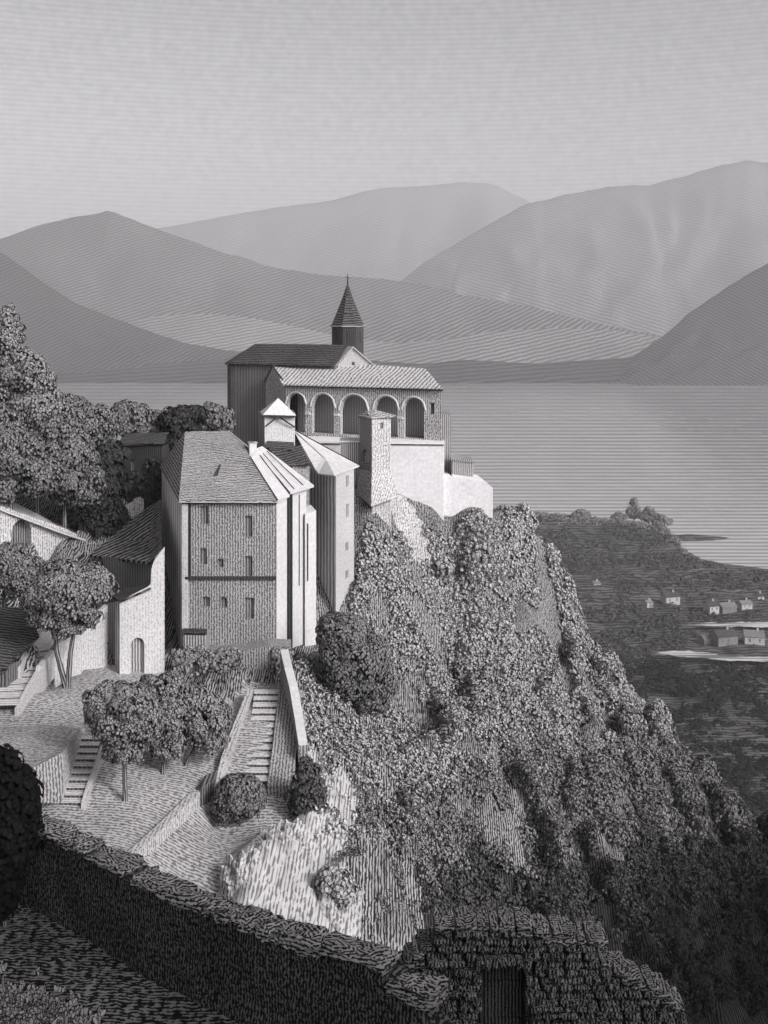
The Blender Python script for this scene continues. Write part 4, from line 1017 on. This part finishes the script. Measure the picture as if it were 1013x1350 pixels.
root = house('central_steps', 'long straight flight of steps leading down from the convent house', 'stairs', P(338, 1032, 79.6))
w = MB(); stairs(w, P(322, 1033, 79.6), P(353, 1035, 79.6), P(336, 909, 92), P(368, 909, 92), 13, 2.0, root); w.build('step_flight', engr('long_step', .60, .3, .33, ang=90, wob=4, brk=.7, duty=.25), root)
w = MB(); wall_run(w, [P(352, 1036, 79), P(361, 975, 84), P(368, 910, 91.8)], -1.9, 1.5); w.build('side_slope', M['masonry'], root)
w = MB(); wall_run(w, [P(284, 1056, 77.2), P(300, 1000, 80.5), P(318, 950, 86), P(334, 908, 91.5)], .5, 2.4); w.build('low_wall', M['white_lines'], root)

root = house('coped_wall', 'stone wall with bright white coping descending right of the central steps', 'wall', P(395, 980, 85))
pts = [P(380, 856, 95.5), P(386, 880, 91.5), P(393, 906, 88.5), P(400, 945, 85), P(406, 982, 81.6)]
w = MB(); cpm = MB(); wall_run(w, pts, -.7, 4.0, cpm); w.build('wall', M['masonry'], root); cpm.build('coping', M['white'], root)

root = house('foot_wall', 'overgrown rubble wall along the foot of the convent house', 'wall', P(310, 905, 96.4))
w = MB(); wall_run(w, [P(232, 866, 97.6), P(270, 862, 97.4), P(320, 858, 97.2), P(352, 852, 97.0), P(384, 853, 97.2)], 2.4, 5.0); w.build('wall', M['masonry'], root)

root = house('lower_terrace_wall', 'bright retaining wall slanting below the tree terrace with dark pier', 'wall', P(268, 1098, 76))
t0, t1 = P(163, 1140, 66.2), P(266, 1042, 76.5)
w = MB(); wall_run(w, [t0, P(215, 1092, 71.0), t1], .6, 4.2); w.build('wall', M['white_lines'], root)
w = MB(); a, b = P(264.5, 1041, 76.2), P(289, 1049, 77.4); w.prism([(a.x, a.y), (b.x - .55, b.y - .1), (b.x - .4, b.y + 2.0), (a.x - .1, a.y + 2)], 132.5, a.z + .1); w.build('pier', M['dark_wall'], root)

# ------------------------------------------------------------------ village on the valley floor
def cottage(label, px0, px1, ybase, h, depth, kindroof='gable', wallm=None, wins=2, gr=None, rot=.25):
    c = PZ((px0 + px1) / 2, ybase, 1.6); s = c.y / F; wd = (px1 - px0) * s
    t = house('village_house', label, 'house', c, gr)
    hh = h * s * .88; wd *= .92
    wm = MB(); co, si = math.cos(rot), math.sin(rot)
    R_ = lambda x, y, z: Vector((c.x + co * x - si * y, c.y + si * x + co * y, c.z + z))
    x0, x1, y0, y1 = -wd / 2, wd / 2, 0, depth
    eh = hh * .68
    A_, B_ = R_(x0, y0, 0), R_(x1, y0, 0)
    ops = []
    for i in range(wins):
        u = wd * (i + .5) / wins; ops.append(dict(u0=u - .5, u1=u + .5, z0=c.z + eh * .45, z1=c.z + eh * .78, arch=False))
    if wins: ops.append(dict(u0=wd * .46 - .5, u1=wd * .46 + .5, z0=c.z - .2, z1=c.z + eh * .34, arch=False))
    pr = facade(wm, XY(A_), XY(B_), c.z - 1, c.z + eh, ops, .25)
    for p, q in (((x1, y0), (x1, y1)), ((x1, y1), (x0, y1)), ((x0, y1), (x0, y0))):
        a, b = R_(*p, 0), R_(*q, 0); L_ = (b - a).length
        facade(wm, XY(a), XY(b), c.z - 1, [(0, c.z + eh), (L_ / 2, c.z + hh), (L_, c.z + eh)] if p[0] == q[0] else c.z + eh)
    wm.build('wall', wallm or M['village_wall'], t)
    panes(pr[:wins], t); panes(pr[wins:], t, 'door')
    rm = MB(); e = .35
    rm.slab([R_(x0 - e, y0 - e, eh - .1), R_(x1 + e, y0 - e, eh - .1), R_(x1 + e, depth / 2, hh), R_(x0 - e, depth / 2, hh)], .2)
    rm.slab([R_(x0 - e, depth / 2, hh), R_(x1 + e, depth / 2, hh), R_(x1 + e, y1 + e, eh - .1), R_(x0 - e, y1 + e, eh - .1)], .2)
    rf = rm.build('roof', M['village_roof'] if kindroof == 'gable' else M['dark_tile'], t)
    cm = MB(); p = R_(wd * .2, depth * .5, hh - .4); cm.box(p, .9, .9, 1.5); cm.build('chimney', M['village_wall'], rf)
    return t
cottage('small white cottage with dark roof standing alone, nearest the lake in the fields', 877, 899, 797, 17, 7, 'dark')
cottage('tiny pale cottage half hidden by bushes at the left end of the village', 853, 862, 800, 9, 5, 'gable', None, 1)
cottage('white cottage at the left end of the upper village row', 935, 950, 809, 17, 7, 'dark', None, 2)
cottage('long low cottage in the middle of the upper village row', 951, 974, 808, 14, 7, 'gable', M['village_roof'], 3)
cottage('small end cottage on the right of the upper village row', 977, 994, 804, 13, 6, 'gable', None, 2)
cottage('small shed-like cottage left of the big farmhouse below the street', 928, 942, 850, 12, 5, 'gable', M['village_roof'], 1)
cottage('wide dark-roofed farmhouse between the street and the country road', 945, 976, 853, 23, 9, 'dark', M['village_roof'], 3)
cottage('bright two-windowed farmhouse nearest the right edge by the country road', 982, 1009, 853, 22, 9, 'gable', None, 2, None, -.2)
cottage('lone tiny cottage far left in the fields, nearest the wooded rock', 783, 793, 774, 8, 5, 'gable', None, 1)
cottage('tiny cottage in the trees at the right edge above the upper village row', 999, 1009, 792, 10, 5, 'dark', None, 1)
# ------------------------------------------------------------------ trees
def gnd(px, py, d):
    return G(px, py, d)
def T(label, px, py, d, blobs, mat='leaf_tree', leafpx=3.6, name='tree', **k):
    p = P(px, py, d); z = hillz(p.x, p.y)
    return tree(name, label, (p.x, p.y, z), blobs, d, M[mat], leafpx, **k)
T('spreading tree with forked trunk beside the upper steps', 88, 896, 89.5, [(88, 780, 56, 40), (60, 800, 30, 30), (120, 775, 32, 32), (90, 815, 42, 26)], 'leaf_tree', 2.3, trunk=.26, stems=2, lean=-.35)
T('front round-headed tree with slim bare trunk on the terrace', 165, 1056, 74, [(162, 945, 48, 46), (135, 930, 28, 30), (188, 950, 30, 34), (165, 988, 32, 20)], 'leaf_tree', 2.3, trunk=.19)
T('middle tree of the terrace group, bushy crown behind the front tree', 215, 1026, 78.5, [(220, 948, 30, 44), (210, 910, 34, 22), (220, 985, 26, 20)], 'leaf_tree', 2.3, trunk=.19)
T('right tree of the terrace group with broad low crown', 246, 1018, 80, [(268, 955, 36, 38), (255, 922, 30, 22), (278, 975, 24, 22)], 'leaf_tree', 2.3, trunk=.19)
T('small round bushy tree below the central steps', 317, 1090, 76.3, [(313, 1052, 36, 31), (300, 1062, 24, 22), (332, 1055, 20, 24)], 'leaf_wood', 2.3, trunk=.09)
T('pointed cypress-like shrub at the edge of the pale rock', 404, 1096, 77, [(405, 1048, 24, 44), (404, 1018, 13, 22), (406, 1066, 26, 26)], 'leaf_dusk', 2.3, trunk=.12)
T('large dense shrub against the foot of the white-roofed houses', 470, 945, 99, [(465, 875, 50, 62), (450, 838, 34, 30), (490, 900, 34, 46), (440, 890, 22, 40)], 'leaf_wood', 2.3, trunk=.2)
T('dark rounded bush at the very edge of the picture beside the parapet', 8, 1175, 18.6, [(6, 1080, 44, 86), (22, 1052, 30, 46), (34, 1065, 20, 40), (0, 1012, 20, 28), (8, 1140, 26, 30), (12, 1088, 34, 50), (4, 1168, 24, 26), (4, 1192, 20, 24)], 'leaf_black', 4.2, trunk=.1, dens=1.2)
T('low leafy bush on the pale rock below the cypress shrub', 440, 1200, 69.5, [(440, 1165, 26, 20), (452, 1178, 22, 18)], 'leaf_hill', 3.2, trunk=.06, name='bush', cat='bush')
T('small clump of leaves on the bare rib under the turret', 585, 748, 134, [(585, 748, 14, 12)], 'leaf_hill', 3.0, trunk=.06, name='bush', cat='bush')
# wood on the slope left of the church
W = [
 ('tallest tree of the wood, pale crown cut by the left edge', 8, 600, 118, [(5, 470, 30, 60), (25, 500, 40, 40), (0, 530, 55, 40), (8, 425, 16, 26)], 'leaf_tree'),
 ('pale topped tree second from the left edge in the wood', 50, 640, 116, [(45, 505, 28, 34), (50, 545, 40, 34), (20, 560, 40, 34)], 'leaf_tree'),
 ('broad tree low at the left edge above the arcaded range', 15, 690, 110, [(12, 600, 50, 36), (0, 640, 40, 30), (48, 630, 36, 30)], 'leaf_wood'),
 ('bushy bright-topped tree in the middle of the wood', 85, 680, 115, [(85, 600, 44, 34), (75, 570, 36, 24), (100, 640, 40, 32)], 'leaf_wood'),
 ('dark tree just above the low end of the arcaded range', 120, 700, 118, [(118, 655, 40, 38), (130, 690, 30, 26)], 'leaf_dark'),
 ('tree with flat crown on the skyline right of the pale trees', 95, 620, 128, [(95, 550, 34, 24), (80, 535, 24, 16), (110, 570, 34, 26)], 'leaf_wood'),
 ('round tree on the skyline between the wood and the lake', 130, 620, 132, [(132, 560, 32, 26), (120, 545, 20, 14)], 'leaf_wood'),
 ('small dark tree left of the dark house', 140, 640, 124, [(140, 612, 30, 34), (125, 630, 30, 30)], 'leaf_dark'),
 ('skyline tree standing over the dark house', 175, 600, 139, [(172, 556, 36, 24), (165, 540, 18, 13), (190, 572, 30, 20)], 'leaf_wood'),
 ('low skyline tree between the dark house and the church', 215, 600, 141, [(213, 562, 30, 20), (205, 553, 18, 12)], 'leaf_wood'),
 ('dark rounded tree behind the roof corner of the convent house', 240, 605, 137, [(238, 560, 30, 24), (255, 548, 20, 14), (228, 585, 26, 24)], 'leaf_dark'),
 ('tree touching the dark apse wall of the church', 280, 590, 143, [(278, 552, 28, 20), (292, 558, 18, 22), (262, 556, 20, 18)], 'leaf_wood'),
 ('dark undergrowth tree under the dark house', 195, 690, 127, [(185, 650, 34, 26), (205, 640, 20, 36)], 'leaf_dark'),
 ('dark small tree behind the sloping parapet', 140, 715, 120, [(145, 690, 26, 24), (160, 700, 22, 20)], 'leaf_dark'),
 ('low tree at the left edge under the arcaded range', 5, 800, 99, [(5, 745, 34, 36), (30, 765, 30, 30)], 'leaf_wood'),
]
for lab, px, py, d, bl, mt in W:
    T(lab, px, py, d, bl, mt, 2.3, group='trees of the wood left of the church', trunk=.28)
# trees on the delta by the lake
for lab, px, py, h, r in (('tallest lakeside tree on the shore of the valley floor', 836, 686, 28, 10), ('broad lakeside tree right of the tallest one', 856, 690, 22, 13), ('low spreading lakeside tree at the tip of the delta', 872, 695, 16, 13),
                          ('single small tree on the shore just right of the white retaining wall', 686, 676, 11, 9), ('small round tree on the shore left of the tallest lakeside tree', 766, 684, 12, 12), ('low bushy tree between the small round tree and the tallest one', 816, 686, 10, 10)):
    b = PZ(px, py, 1.3)
    tree('lakeside_tree', lab, b, [(px, py - h * .68, r * .62, h * .36), (px + r * .55, py - h * .40, r * .6, h * .3), (px - r * .5, py - h * .36, r * .55, h * .28), (px + r * .1, py - h * .25, r * .8, h * .22)], b.y, M['leaf_lake'], 1.5, group='trees on the lake shore', trunk=.4, dens=.75)

# creeper over the rubble wall at the foot of the convent house
PP, NN, SS = [], [], []
for _ in range(230):
    px = RNG.uniform(232, 385); v = abs(RNG.normal(0, 1)) 
    if fbm(px * .05, 3.3) < .0: continue
    q = P(px, 858 + v * 16 + 4 * fbm(px * .08, 1), 96.9 - v * .12)
    for _b in range(6):
        e = RNG.normal(0, 1, 3); e /= np.linalg.norm(e); e[1] = -abs(e[1])
        PP.append(np.array(q) + e * .38 * np.array([1.2, .5, 1])); NN.append(e + np.array([.1, -.4, .5])); SS.append(.21 * RNG.uniform(.7, 1.3))
tag(leaves('creeper', PP, NN, SS, M['leaf_mid']), 'leafy creeper hanging over the rubble wall at the foot of the convent house', 'creeper')

# hedges, orchards and scrub over the valley floor
def field_scrub(name, n, mat, cond, rpx=(3, 8), lpx=2.0):
    PP, NN, SS = [], [], []
    k = 0
    while k < n:
        px = RNG.uniform(640, 1120); py = RNG.uniform(678, 1080)
        if py < poly_y(shore, px) + 6 or not cond(px, py): continue
        if fbm(px * .02, py * .06, 3) + RNG.uniform(-.35, .35) < -.05: k += .2; continue
        k += 1
        if any(abs(py - y) < h for y, h, x0 in ((864, 9, 862), (823, 6, 900)) if px > x0): continue
        if (845 < px < 1020) and (778 < py < 812) and RNG.uniform() < .8: continue
        if (922 < px < 1020) and (830 < py < 862): continue
        c = PZ(px, py, 1.8); s = c.y / F; r = RNG.uniform(*rpx) * s
        m_ = RNG.integers(5, 12)
        e = RNG.normal(0, 1, (m_, 3)); e[:, 2] = np.abs(e[:, 2]) ; e /= np.linalg.norm(e, axis=1, keepdims=True)
        PP.append(np.array(c) + e * r * np.array([1.3, 1.0, .5])); NN.append(e + np.array([0, -.3, .2])); SS.append(lpx * s * RNG.uniform(.6, 1.4, m_))
    return kind(leaves(name, np.concatenate(PP), np.concatenate(NN), np.concatenate(SS), mat), 'stuff')
field_scrub('field_scrub', 4200, M['leaf_plain'], lambda x, y: y < 880, (2, 6), 1.6)
PP, NN, SS = [], [], []
for _ in range(260):
    px = RNG.uniform(660, 905); q = PZ(px, poly_y(shore, px) + 1.5 + abs(RNG.normal(0, 3.5)), 1.2); s = q.y / F
    if fbm(px * .05, 8.8) < -.25: continue
    for _b in range(9):
        e = RNG.normal(0, 1, 3); e /= np.linalg.norm(e); e[2] = abs(e[2])
        PP.append(np.array(q) + e * RNG.uniform(2, 5) * s * np.array([1.4, 1, 1.0])); NN.append(e + np.array([0, -.3, .2])); SS.append(1.5 * s * RNG.uniform(.6, 1.3))
kind(leaves('shore_thicket', PP, NN, SS, M['leaf_lake']), 'stuff')
field_scrub('valley_wood', 4200, M['leaf_plain_dark'], lambda x, y: y > 868, (3, 8), 2.1)

def boulder(label, c, r, seed):
    t = MB(); nu, nv = 64, 36
    pt = {}
    for i in range(nu):
        for j in range(nv + 1):
            th, ph = 2 * math.pi * i / nu, math.pi * j / nv
            e = Vector((math.sin(ph) * math.cos(th), math.sin(ph) * math.sin(th), math.cos(ph)))
            k = 1 + .26 * fbm(e.x * 1.3 + seed, e.y * 1.3, e.z * .8) - .30 * abs(fbm(e.x * 2.6 + seed, e.y * 2.6, e.z * .5)) + .14 * fbm(e.x * 1.2, e.y * 1.2 + seed, e.z * 5) + .05 * fbm(e.x * 8, e.y * 8, e.z * 4 + seed)
            pt[i, j] = Vector((e.x * r[0] * k, e.y * r[1] * k, e.z * r[2] * k)) + c
    for i in range(nu):
        for j in range(nv):
            a_, b_ = (i + 1) % nu, j + 1
            t.face([pt[i, j], pt[i, b_], pt[a_, b_], pt[a_, j]] if 0 < j < nv - 1 else ([pt[i, 0], pt[i, 1], pt[a_, 1]] if j == 0 else [pt[i, j], pt[i, nv], pt[a_, j]]))
    o = t.build('boulder', M['pale_rock'], None, c); return tag(o, label, 'rock', 'pale boulders below the lower path')
boulder('big pale boulder leaning right above the parapet, at the corner of the lower path', P(326, 1185, 69), (2.0, 2.0, 2.9), 3.0)
boulder('tall pale rock with furrowed face left of the pointed shrub', P(368, 1150, 73), (2.3, 2.0, 3.6), 8.0)
boulder('pale furrowed rock under the low leafy bush', P(418, 1215, 69.5), (1.9, 1.8, 2.6), 14.0)

# ------------------------------------------------------------------ foreground: road bank, parapet, ruined wall
def fore_z(x, y):
    return 159.35 - .02 * x + .05 * fbm(x * .6, y * .6, 1) + .02 * fbm(x * 2.5, y * 2.5, 3)
WALLP = [(-14.5, 24.5), (-6.25, 19.1), (-3.6, 17.05), (-1.6, 15.75), (0.05, 14.85), (1.0, 14.4)]
def wall_y(x): return float(np.interp(x, [p[0] for p in WALLP], [p[1] for p in WALLP]))
V = []; xs_f = np.linspace(-18, 16, 90); nr = 40
for j in range(nr + 8):
    for x in xs_f:
        yw = wall_y(x) + .3 if x < .05 else 15.1 + min(4.2, max(0, (x - .05) * 3.0))
        if j < nr:
            y = 9 + (yw - 9) * j / (nr - 1); z = fore_z(x, y) - min(4.5, max(0, x - .1) * 3.5)
        else:
            k = (j - nr + 1); y = yw + k * 1.1; z = fore_z(x, yw) - min(4.5, max(0, x - .1) * 3.5) - k * 2.6 + .5 * fbm(x * .5, y, 5)
        V.append((x, y, z))
o = grid_mesh('road', np.array(V), nr + 8, 90, M['road']); kind(o, 'structure')

# parapet along the road
def cap_z(t): return 0
root = thing('parapet', 'dark rubble parapet with irregular, lit-coloured coping stones along the road', 'wall', (-3.6, 17.05, 159.3))
def top_at(x):
    return float(np.interp(x, [-14.5, -6.25, -4.6, -3.1, -1.75, -.6, .05, .35, .9], [161.6, 160.98, 160.93, 160.92, 160.95, 160.98, 160.92, 160.75, 160.1]))
NX, NZ = 150, 14
Vw = []
uvs = []
xsw = np.linspace(-14.5, .9, NX)
tn = Vector((1, -.66, 0)).normalized(); nn_ = Vector((-.55, -.83, 0))
for j in range(NZ + 8):
    for x in xsw:
        y = wall_y(x); zt = top_at(x) + .05 * fbm(x * 1.6, 4)
        zb = fore_z(x, y) - .5 - max(0, x) * 2
        if j < NZ: t = j / (NZ - 1); p = Vector((x, y, zb + (zt - zb) * t)); off = nn_ * (.06 * fbm(x * 2.2, p.z * 2.5, 2) + .03 * fbm(x * 7, p.z * 7, 8))
        elif j < NZ + 3: t = (j - NZ + 1) / 3; p = Vector((x, y, zt + .04 * fbm(x * 5, t * 3, 3))); off = -nn_ * (.38 * t)
        else: t = (j - NZ - 2) / 5; p = Vector((x, y, zt - (zt - zb + 3) * t)); off = -nn_ * (.38 + .05 * fbm(x * 2, p.z * 2, 9))
        Vw.append(tuple(p + off))
Vw = np.array(Vw)
def uvgrid(name, V, nr, nc, mat, parent, su, sv):
    o = grid_mesh(name, V - np.array(parent['_loc']), nr, nc, mat)
    me = o.data; ul = me.uv_layers[0]
    U = np.stack([np.tile(su, nr), np.repeat(sv, nc)], 1)
    li = np.empty(len(me.loops), np.int32); me.loops.foreach_get('vertex_index', li)
    ul.data.foreach_set('uv', U[li].astype(np.float32).ravel())
    o.parent = parent; return o
arc = np.concatenate([[0], np.cumsum(np.hypot(np.diff(xsw), np.diff([wall_y(x) for x in xsw])))])
svv = np.concatenate([np.linspace(0, 2.0, NZ), np.linspace(2.1, 2.6, 8)])
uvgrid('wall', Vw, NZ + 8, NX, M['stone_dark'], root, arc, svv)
# coping stones
def stone(mb, c, sx, sy, sz, rz, tilt=0.0, jit=.03, seg=(6, 4, 3)):
    """irregular weathered block"""
    co, si = math.cos(rz), math.sin(rz); seed = random.uniform(0, 90)
    def pt(u, v, w_):
        x, y, z = u * sx / 2, v * sy / 2, w_ * sz / 2
        q = Vector((u, v, w_)); rr = 1 - .05 * (abs(u) ** 4 * abs(v) ** 4 + abs(u) ** 4 * abs(w_) ** 4 + abs(v) ** 4 * abs(w_) ** 4)
        x *= rr; y *= rr; z *= rr
        n = .5 * jit * 4 * fbm(u * 1.1 + seed, v * 1.1, w_ * 1.1 + seed)
        z += n + tilt * x; x += n; y += n
        return Vector((c[0] + co * x - si * y, c[1] + si * x + co * y, c[2] + z))
    nu, nv, nw = seg
    G_ = lambda n: [-1 + 2 * i / n for i in range(n + 1)]
    for w_ in (-1, 1):
        for a, b in zip(G_(nu), G_(nu)[1:]):
            for e, f in zip(G_(nv), G_(nv)[1:]): mb.face([pt(a, e, w_), pt(b, e, w_), pt(b, f, w_), pt(a, f, w_)])
    for v in (-1, 1):
        for a, b in zip(G_(nu), G_(nu)[1:]):
            for e, f in zip(G_(nw), G_(nw)[1:]): mb.face([pt(a, v, e), pt(b, v, e), pt(b, v, f), pt(a, v, f)])
    for u in (-1, 1):
        for a, b in zip(G_(nv), G_(nv)[1:]):
            for e, f in zip(G_(nw), G_(nw)[1:]): mb.face([pt(u, a, e), pt(u, b, e), pt(u, b, f), pt(u, a, f)])
x = -8.4
while x < .2:
    wd = random.uniform(.45, 1.25); xc = x + wd / 2 * .8
    y = wall_y(xc); sl_ = math.atan2(wall_y(xc + .3) - wall_y(xc - .3), .6)
    zt = top_at(xc) - .02 + random.uniform(-.03, .05)
    m = MB(); stone(m, (xc - nn_.x * .18, y - nn_.y * .18, zt), wd, random.uniform(.40, .52), random.uniform(.10, .2), sl_ + random.uniform(-.1, .1), random.uniform(-.08, .05), .035)
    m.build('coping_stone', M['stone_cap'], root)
    x += wd * .8 * random.uniform(.98, 1.06)

# ruined wall with the plank door
RD = 18.0
root = thing('ruined_wall', 'broken stepped rubble wall with old plank door in the right corner', 'wall', P(700, 1350, RD))
outline = [(470, 1300), (520, 1284), (540, 1264), (548, 1254), (565, 1228), (580, 1212), (594, 1204), (640, 1206), (680, 1210), (720, 1219), (760, 1226), (788, 1232), (796, 1256), (818, 1264), (828, 1280), (858, 1289), (872, 1302), (890, 1310), (896, 1318)]
def ruin_top(px): return float(np.interp(px, [p[0] for p in outline], [p[1] for p in outline]))
m = MB(); k = RD / F
rowh = 9.5; y = 1480.0; ri = 0
cap = MB()
while y > 1200:
    h = rowh * random.uniform(.85, 1.15)
    x = 480 + random.uniform(-10, 0)
    while x < 897:
        wd = random.uniform(11, 30)
        xc = x + wd / 2
        if xc > 484 and xc < 897 and y - h * .4 > ruin_top(xc) - 1:
            door = 634 < xc < 691 and y > 1268
            lintel_zone = 628 < xc < 698 and 1254 < y <= 1268
            if not door and not lintel_zone:
                x0_, x1_ = x, x + wd
                if y > 1268:
                    if x0_ < 634 < x1_: x1_ = 635
                    if x0_ < 691 < x1_: x0_ = 690
                dep = RD + .25 + random.uniform(-.05, .07) + .25 * ((xc - 700) / 200) ** 2
                c = P((x0_ + x1_) / 2, y - h / 2, dep)
                top = y - h * 1.6 < ruin_top(xc)
                stone(cap if top else m, c, (x1_ - x0_) * k * .985, .62, h * k * .97, random.uniform(-.04, .04), random.uniform(-.05, .03), .011, (4, 2, 2))
        x += wd
    y -= h
m.build('rubble_courses', M['stone_ruin'], root)
cap.build('broken_crest', M['stone_cap'], root)
m = MB(); p0, p1 = P(540, 1290, RD + .5), P(893, 1330, RD + .5)
zz = lambda px: P(px, ruin_top(px) + 12, RD + .5)
pl = [zz(q) for q in np.linspace(490, 892, 34)]
for a, b in zip(pl, pl[1:]):
    if 634 < (a.x / a.y * F + CX) < 690: 
        lo = P(0, 1270, RD + .5).z
    else: lo = P(0, 1500, RD).z
    m.face([(a.x, a.y, lo), (b.x, b.y, lo), b, a]); 
m.build('core', M['trim'], root)
m = MB(); a = P(662, 1262, RD + .2); 
for i in range(7):
    t = -.5 + (i + .5) / 7
    c = P(662 + t * 72, 1262 - 6 * math.cos(t * 2.6), RD + .2); stone(m, c, 72 / 7 * k * .97, .66, 13 * k, t * .0, -t * .5, .014, (3, 3, 3))
m.build('lintel_arch', M['stone_ruin'], root)
# door of planks, set back
m = MB(); dz = P(0, 1500, RD).z
for i in range(5):
    a, b = 637 + i * 10.6, 637 + (i + 1) * 10.6 - .9
    p, q = P(a, 1271, RD + .42), P(b, 1271, RD + .42)
    m.prism([(p.x, p.y), (q.x, q.y), (q.x, q.y + .05), (p.x, p.y + .05)], dz, p.z + random.uniform(-.02, .02))
dr = m.build('door', M['plank'], root)
m = MB()
for yy in (1296, 1345):
    p, q = P(639, yy, RD + .39), P(687, yy, RD + .39); m.box(((p.x + q.x) / 2, p.y, p.z - .05), q.x - p.x, .04, .09)
m.build('door_ledge', M['plank'], dr)
m = MB()
for a in (633.5, 688.5):
    p, q = P(a, 1266, RD + .3), P(a + 4.5, 1266, RD + .3); m.prism([(p.x, p.y), (q.x, q.y), (q.x, q.y + .1), (p.x, p.y + .1)], dz, p.z)
m.build('door_frame', M['trim'], root)

# grass at the road edge
PP, NN, SS = [], [], []
for _ in range(3600):
    px = RNG.uniform(-40, 330); py = RNG.uniform(1200, 1420)
    lim = 1262 + max(0, px) * .62 + 14 * fbm(px * .03, 5)
    if py < lim or RNG.uniform() > min(1, .08 + (py - lim) / 90): continue
    q = PZ(px, py, 159.4); q.z = fore_z(q.x, q.y)
    for _b in range(3):
        a = RNG.uniform(-.9, .9); b = RNG.uniform(-.4, .3)
        PP.append((q.x + RNG.normal(0, .04), q.y + RNG.normal(0, .04), q.z + .03)); NN.append((a, -.8, .9 + b)); SS.append(RNG.uniform(.035, .075) + max(0, py - 1290) * .0004)
kind(leaves('grass', PP, NN, SS, M['blade'], aspect=.45, K=6, dome=.2), 'stuff')

# ------------------------------------------------------------------ hills added outside the frame, shaped to keep the road and ravine in shade
def flank(name, pts, mat):
    """added shade ridge given by crest points (x,y,z), skirts down on both sides"""
    V = []; n = 60
    cr = []
    for i in range(n):
        t = i / (n - 1) * (len(pts) - 1); k = min(int(t), len(pts) - 2); f = t - k
        p = Vector(pts[k]).lerp(Vector(pts[k + 1]), f); p.z += 2.2 * fbm(i * .23, 8) + 1.2 * fbm(i * .7, 3); cr.append(p)
    for j in range(-12, 13):
        for i, p in enumerate(cr):
            d = (cr[min(i + 1, n - 1)] - cr[max(i - 1, 0)]); d.z = 0; d.normalize(); nn = Vector((-d.y, d.x, 0))
            w_ = j / 12 * SKIRT
            V.append(tuple(p + nn * w_ + Vector((0, 0, -abs(j / 12) ** 1.1 * (60 if SKIRT < 40 else 120) + 1.3 * fbm(i * .4, j * .5, 2)))))
    o = grid_mesh(name, np.array(V), 25, n, mat); return kind(o, 'structure')
SKIRT = 26
flank('roadside_shade_hill', [(26, -62, 186), (30, -40, 197), (36, -22, 199), (44, -8, 192), (54, 4, 176)], M['hill'])  # added hill, never in view, casts shade over road and parapet

SKIRT = 46
flank('ravine_shade_hill', [(74, 30, 150), (80, 50, 168), (98, 66, 165), (118, 82, 163), (150, 100, 160)], M['hill'])  # added ridge, never in view, placed so its shadow fills the ravine
# ------------------------------------------------------------------ air
HZ = MB(); HZ.prism([(-8500, -120), (8500, -120), (8500, 13500), (-8500, 13500)], -8, 1750)
HZ.face([(-8500, -120, -8), (-8500, 13500, -8), (8500, 13500, -8), (8500, -120, -8)])
hm = bpy.data.materials.new('air'); hm.use_nodes = True
t = hm.node_tree; t.nodes.remove(t.nodes['Principled BSDF'])
pv = t.nodes.new('ShaderNodeVolumePrincipled'); pv.inputs['Color'].default_value = (.97, .96, .98, 1); pv.inputs['Density'].default_value = 1.25e-4; pv.inputs['Anisotropy'].default_value = 0.0
t.links.new(pv.outputs[0], t.nodes['Material Output'].inputs['Volume'])
o = HZ.build('haze', hm); kind(o, 'stuff'); o.display_type = 'WIRE'
